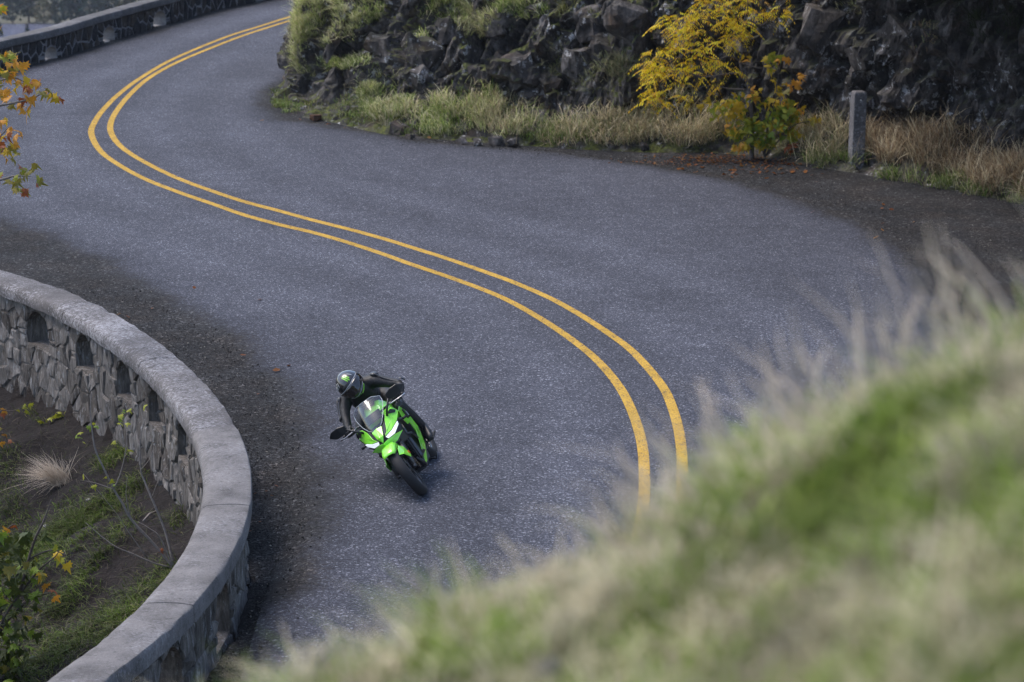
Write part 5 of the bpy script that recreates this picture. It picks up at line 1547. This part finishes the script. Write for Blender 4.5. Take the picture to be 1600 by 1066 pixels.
# ------------------------------------------------------------------ rider
LEA = m_plain('black_leather', (.013, .013, .015), .58, var=.5, scale=26, bump=.9, coat=.05, coat_rough=.4)
GLV = m_plain('glove_leather', (.02, .02, .023), .5, var=.4, scale=60, bump=.3)
HLM = m_plain('helmet_shell', (.012, .013, .015), .24, var=.4, scale=9, coat=1.0, coat_rough=.04)
VIS = m_plain('dark_visor', (.018, .015, .014), .07, var=.3, scale=8, coat=1.0, coat_rough=.03)
rider = empty('person', BLOC, 'rider in black leathers and dark full-face helmet crouched on the green motorcycle', 'person')
rider.rotation_euler = BM.to_euler()
sk = [  # x, y, z, rx, ry, parent
    (-1.00, -.02, .90, .16, .14, None), (-.90, -.025, 1.00, .155, .125, 0), (-.78, -.03, 1.06, .18, .15, 1), (-.69, -.03, 1.11, .17, .14, 2), (-.62, -.028, 1.20, .075, .075, 3), (-.58, -.027, 1.24, .07, .07, 4),
    # left arm
    (-.70, .10, 1.15, .10, .10, 3), (-.67, .175, 1.13, .078, .078, 6), (-.62, .285, 1.035, .056, .056, 7), (-.56, .385, .95, .052, .052, 8), (-.485, .375, .92, .043, .043, 9), (-.415, .335, .905, .036, .036, 10), (-.388, .315, .898, .036, .036, 11),
    # right arm
    (-.70, -.15, 1.15, .10, .10, 3), (-.67, -.205, 1.13, .078, .078, 13), (-.59, -.255, 1.065, .056, .056, 14), (-.525, -.275, 1.01, .051, .051, 15), (-.46, -.285, .955, .043, .043, 16), (-.41, -.30, .915, .036, .036, 17), (-.385, -.292, .902, .036, .036, 18),
    # left leg
    (-.98, .10, .87, .12, .12, 0), (-.80, .185, .83, .092, .092, 20), (-.60, .225, .765, .072, .072, 21), (-.69, .235, .63, .06, .06, 22), (-.82, .225, .48, .054, .054, 23), (-.90, .21, .39, .05, .05, 24), (-.88, .215, .345, .05, .045, 25), (-.76, .235, .315, .042, .038, 26), (-.71, .245, .305, .03, .03, 27),
    # right leg
    (-.98, -.13, .87, .12, .12, 0), (-.80, -.215, .83, .098, .098, 29), (-.60, -.26, .755, .082, .082, 30), (-.68, -.255, .63, .07, .07, 31), (-.82, -.235, .48, .062, .062, 32), (-.90, -.22, .39, .05, .05, 33), (-.88, -.225, .345, .05, .045, 34), (-.76, -.245, .315, .042, .038, 35), (-.71, -.255, .305, .03, .03, 36)]
me = bpy.data.meshes.new('body')
me.from_pydata([s[:3] for s in sk], [(i, s[5]) for i, s in enumerate(sk) if s[5] is not None], [])
me.materials.append(LEA)
body = link('body', me, rider)
def skin_up(o, radii, levels=2):
    o.modifiers.new('skin', 'SKIN')
    sv = o.data.skin_vertices[0].data if len(o.data.skin_vertices) else None
    if sv is None: return
    for k, (a, b) in enumerate(radii): sv[k].radius = (a, b); sv[k].use_root = (k == 0)
    md = o.modifiers.new('smooth', 'SUBSURF'); md.levels = levels; md.render_levels = levels
    m3_ = o.modifiers[0]; m3_.use_smooth_shade = True
skin_up(body, [(s[3], s[4]) for s in sk])
if not len(me.skin_vertices):
    bpy.context.view_layer.objects.active = body
# armour pads on shoulders, elbows and knees, collar
PAD = m_plain('armour_pad', (.02, .02, .022), .35, var=.3, scale=30, coat=.3)
def pad(c, n, w, h, parent=rider):
    n = Vector(n).normalized(); a = n.orthogonal().normalized(); b = n.cross(a); c = Vector(c)
    pts = [c + a * w * math.cos(t) + b * h * math.sin(t) for t in np.linspace(0, 6.283, 9)[:-1]] + [c + n * .018 + (a * w * math.cos(t) + b * h * math.sin(t)) * .6 for t in np.linspace(0, 6.283, 9)[:-1]]
    link('armour_pad', hull(pts, 'armour_pad', PAD, .004, True), parent)
pad((-.66, .215, 1.185), (.1, .5, .8), .055, .045); pad((-.66, -.245, 1.185), (.1, -.5, .8), .055, .045)
pad((-.575, .425, .985), (-.2, .8, .5), .045, .04); pad((-.53, -.315, 1.035), (-.1, -.8, .5), .045, .04)
pad((-.535, .245, .80), (.9, .3, .3), .055, .05); pad((-.535, -.27, .79), (.9, -.3, .3), .055, .05)
mb = MB()
for s in (1, -1):
    P_ = [(-.62, s * .225, 1.20), (-.60, s * .27, 1.12), (-.565, s * .34, 1.04), (-.535, s * .40, .985)] if s > 0 else [(-.62, -.25, 1.195), (-.565, -.30, 1.11), (-.51, -.322, 1.045)]
    mb.tube([tuple(q) for q in catmull(P_, 4)], .007, 5)
mb.build('sleeve_seam', GRY, rider, True)
# gloves: palm and five fingers closed round each grip
for s in (1, -1):
    gy = .30 if s > 0 else -.292
    g = Vector((-.388, gy, .893)) if s > 0 else Vector((-.385, gy, .893))
    mb = MB()
    ax = Vector((-.30, s * .95, -.06)).normalized()          # along the bar, outwards
    bk = Vector((-.85, -s * .25, .35)).normalized()          # back towards the rider
    up_ = ax.cross(bk) * s
    if up_.z < 0: up_ = -up_
    palm = [g + bk * a + up_ * b + ax * c for a in (.0, .055) for b in (.018, .046) for c in (-.042, .045)]
    pm = hull(palm, 'palm', GLV, .012)
    gl = link('glove', pm, rider)
    for k in range(4):
        c = g + ax * (-.036 + .025 * k); L_ = (1.0, 1.08, 1.0, .85)[k]
        pts = [c + up_ * .036 + bk * .01, c + up_ * .040 - bk * .022 * L_, c + up_ * .012 - bk * .040 * L_, c - up_ * .020 - bk * .030 * L_, c - up_ * .032 - bk * .004]
        fb = MB(); fb.tube([tuple(p) for p in catmull([tuple(p) for p in pts], 3)], list(np.interp(np.linspace(0, 1, 13), [0, .5, 1], [.0115, .0105, .0085])), 7); fb.build('finger', GLV, gl, True)
    pts = [g + bk * .03 - ax * .035 + up_ * .02, g + bk * .008 - ax * .052 + up_ * .0, g - bk * .012 - ax * .050 - up_ * .018, g - bk * .022 - ax * .042 - up_ * .028]
    fb = MB(); fb.tube([tuple(p) for p in catmull([tuple(p) for p in pts], 3)], .011, 7); fb.build('thumb', GLV, gl, True)
# boots
for s, o0 in ((1, 0), (-1, -.01)):
    me = hull([(-.95, s * .175, .30), (-.95, s * .245, .30), (-.94, s * .165, .42), (-.94, s * .26, .42), (-.86, s * .17, .44), (-.86, s * .265, .44), (-.70, s * .205, .285), (-.70, s * .275, .285), (-.72, s * .20, .335), (-.72, s * .28, .335), (-.80, s * .19, .37), (-.80, s * .275, .37), (-.675, s * .24, .30)], 'boot', BLK, .014, True)
    o = link('boot', me, rider); o.location = (0, o0, 0)
    mb = MB(); mb.box((-.82, s * .235 + o0, .285), (.135, .042, .010)); mb.build('sole', RUB, o)

# helmet in its own frame: x forward, y left, z up
hel = empty('helmet'); hel.parent = rider
hel.location = (-.575, -.022, 1.258)
hel.rotation_euler = (R(18), R(14), R(4))
def hel_pt(az, el, k=1.0):
    ca, sa, ce, se = math.cos(az), math.sin(az), math.cos(el), math.sin(el)
    fwd = ce * ca
    x = .168 * ce * ca; y = .136 * ce * sa; z = .156 * se
    if se < 0 and ca > 0:                      # chin bar juts forward
        x += .030 * min(1, -se * 2.2) * ca
        y *= 1 - .14 * min(1, -se * 1.6)
    if se < -.78: z = -.156 * .78 - .01 * (-se - .78)
    return Vector((x * k, y * k, z * k))
V, F = [], []; na, ne = 36, 20
for j in range(ne + 1):
    el = -math.pi / 2 + math.pi * j / ne
    for i in range(na): V.append(hel_pt(2 * math.pi * i / na, el))
for j in range(ne):
    for i in range(na): F.append((j * na + i, j * na + (i + 1) % na, (j + 1) * na + (i + 1) % na, (j + 1) * na + i))
obj('shell', V, F, HLM, hel, True)
def hel_patch(name, mat, azs, els_lo, els_hi, k=1.02, thick=.003, n=18, m=6):
    V, F = [], []
    for i in range(n + 1):
        f = i / n; az = R(azs[0] + (azs[1] - azs[0]) * f)
        lo = R(np.interp(f, np.linspace(0, 1, len(els_lo)), els_lo)); hi = R(np.interp(f, np.linspace(0, 1, len(els_hi)), els_hi))
        for j in range(m + 1): V.append(hel_pt(az, lo + (hi - lo) * j / m, k))
    for i in range(n):
        for j in range(m): F.append((i * (m + 1) + j, i * (m + 1) + j + 1, (i + 1) * (m + 1) + j + 1, (i + 1) * (m + 1) + j))
    return solid(name, V, F, mat, hel, thick, 0, True)
hel_patch('visor', VIS, (-78, 78), [-4, -20, -24, -20, -4], [8, 16, 18, 16, 8], 1.03)
hel_patch('visor_trim', SILV, (-82, 82), [9, 17, 19.5, 17, 9], [12, 20, 22.5, 20, 12], 1.028)
hel_patch('chin_edge', SILV, (-70, 70), [-27, -31, -33, -31, -27], [-24, -28, -30, -28, -24], 1.012)
hel_patch('chin_stripe', m_plain('green_graphic', (.22, .62, .03), .3, var=.1, coat=.8), (18, 75), [-52, -46], [-44, -36], 1.008)
GG = bpy.data.materials['green_graphic']
WHG = m_plain('pale_graphic', (.32, .34, .34), .25, var=.15, coat=.8)
for k, (a0, e0, e1) in enumerate(((22, 30, 62), (32, 26, 64), (42, 30, 56))):
    hel_patch('claw_mark', GG, (a0, a0 + 6), [e0, e0 + 3], [e1, e1 - 4], 1.008, n=3)
for (a0, a1, e0, e1) in ((-64, -54, 32, 60), (-40, -35, 40, 62), (-86, -78, 16, 44), (62, 67, 24, 48)):
    hel_patch('pale_stripe', WHG, (a0, a1), [e0, e0 + 4], [e1, e1 - 3], 1.006, n=4)
hel_patch('brow_vent', BLK, (-22, 22), [24, 26, 24], [31, 34, 31], 1.03, .008)
for s in (1, -1):
    mb = MB(); c = hel_pt(R(84 * s), R(4), 1.0); mb.tube([c * .98, c * 1.07], .022, 14); mb.build('visor_pivot', BLK, hel, True)
V = [hel_pt(R(180 + a), R(e), 1.0 + q) for a in (-40, -20, 0, 20, 40) for (e, q) in ((52, .0), (38, .07), (30, .01))]
solid('rear_spoiler', V, [(i * 3 + k, i * 3 + k + 1, i * 3 + k + 4, i * 3 + k + 3) for i in range(4) for k in range(2)], BLK, hel, .006, 0, True)
# ------------------------------------------------------------------ thin air over the valley
hz = bpy.data.materials.new('haze')
hz.use_nodes = True
hz.node_tree.nodes.clear()
_ho = hz.node_tree.nodes.new('ShaderNodeOutputMaterial')
_hv = hz.node_tree.nodes.new('ShaderNodeVolumePrincipled')
_hv.inputs['Color'].default_value = (.80, .86, 1.0, 1)
_hv.inputs['Density'].default_value = .00013
_hv.inputs['Anisotropy'].default_value = .1
hz.node_tree.links.new(_hv.outputs[0], _ho.inputs['Volume'])
mb = MB(); mb.box((0, 0, (12.0 + VALLEY - 2.0) / 2), (3900, 3900, (12.0 - VALLEY + 2.0) / 2))
tag(mb.build('haze', hz), 'thin bluish haze in the air over the valley', None, None, 'stuff')
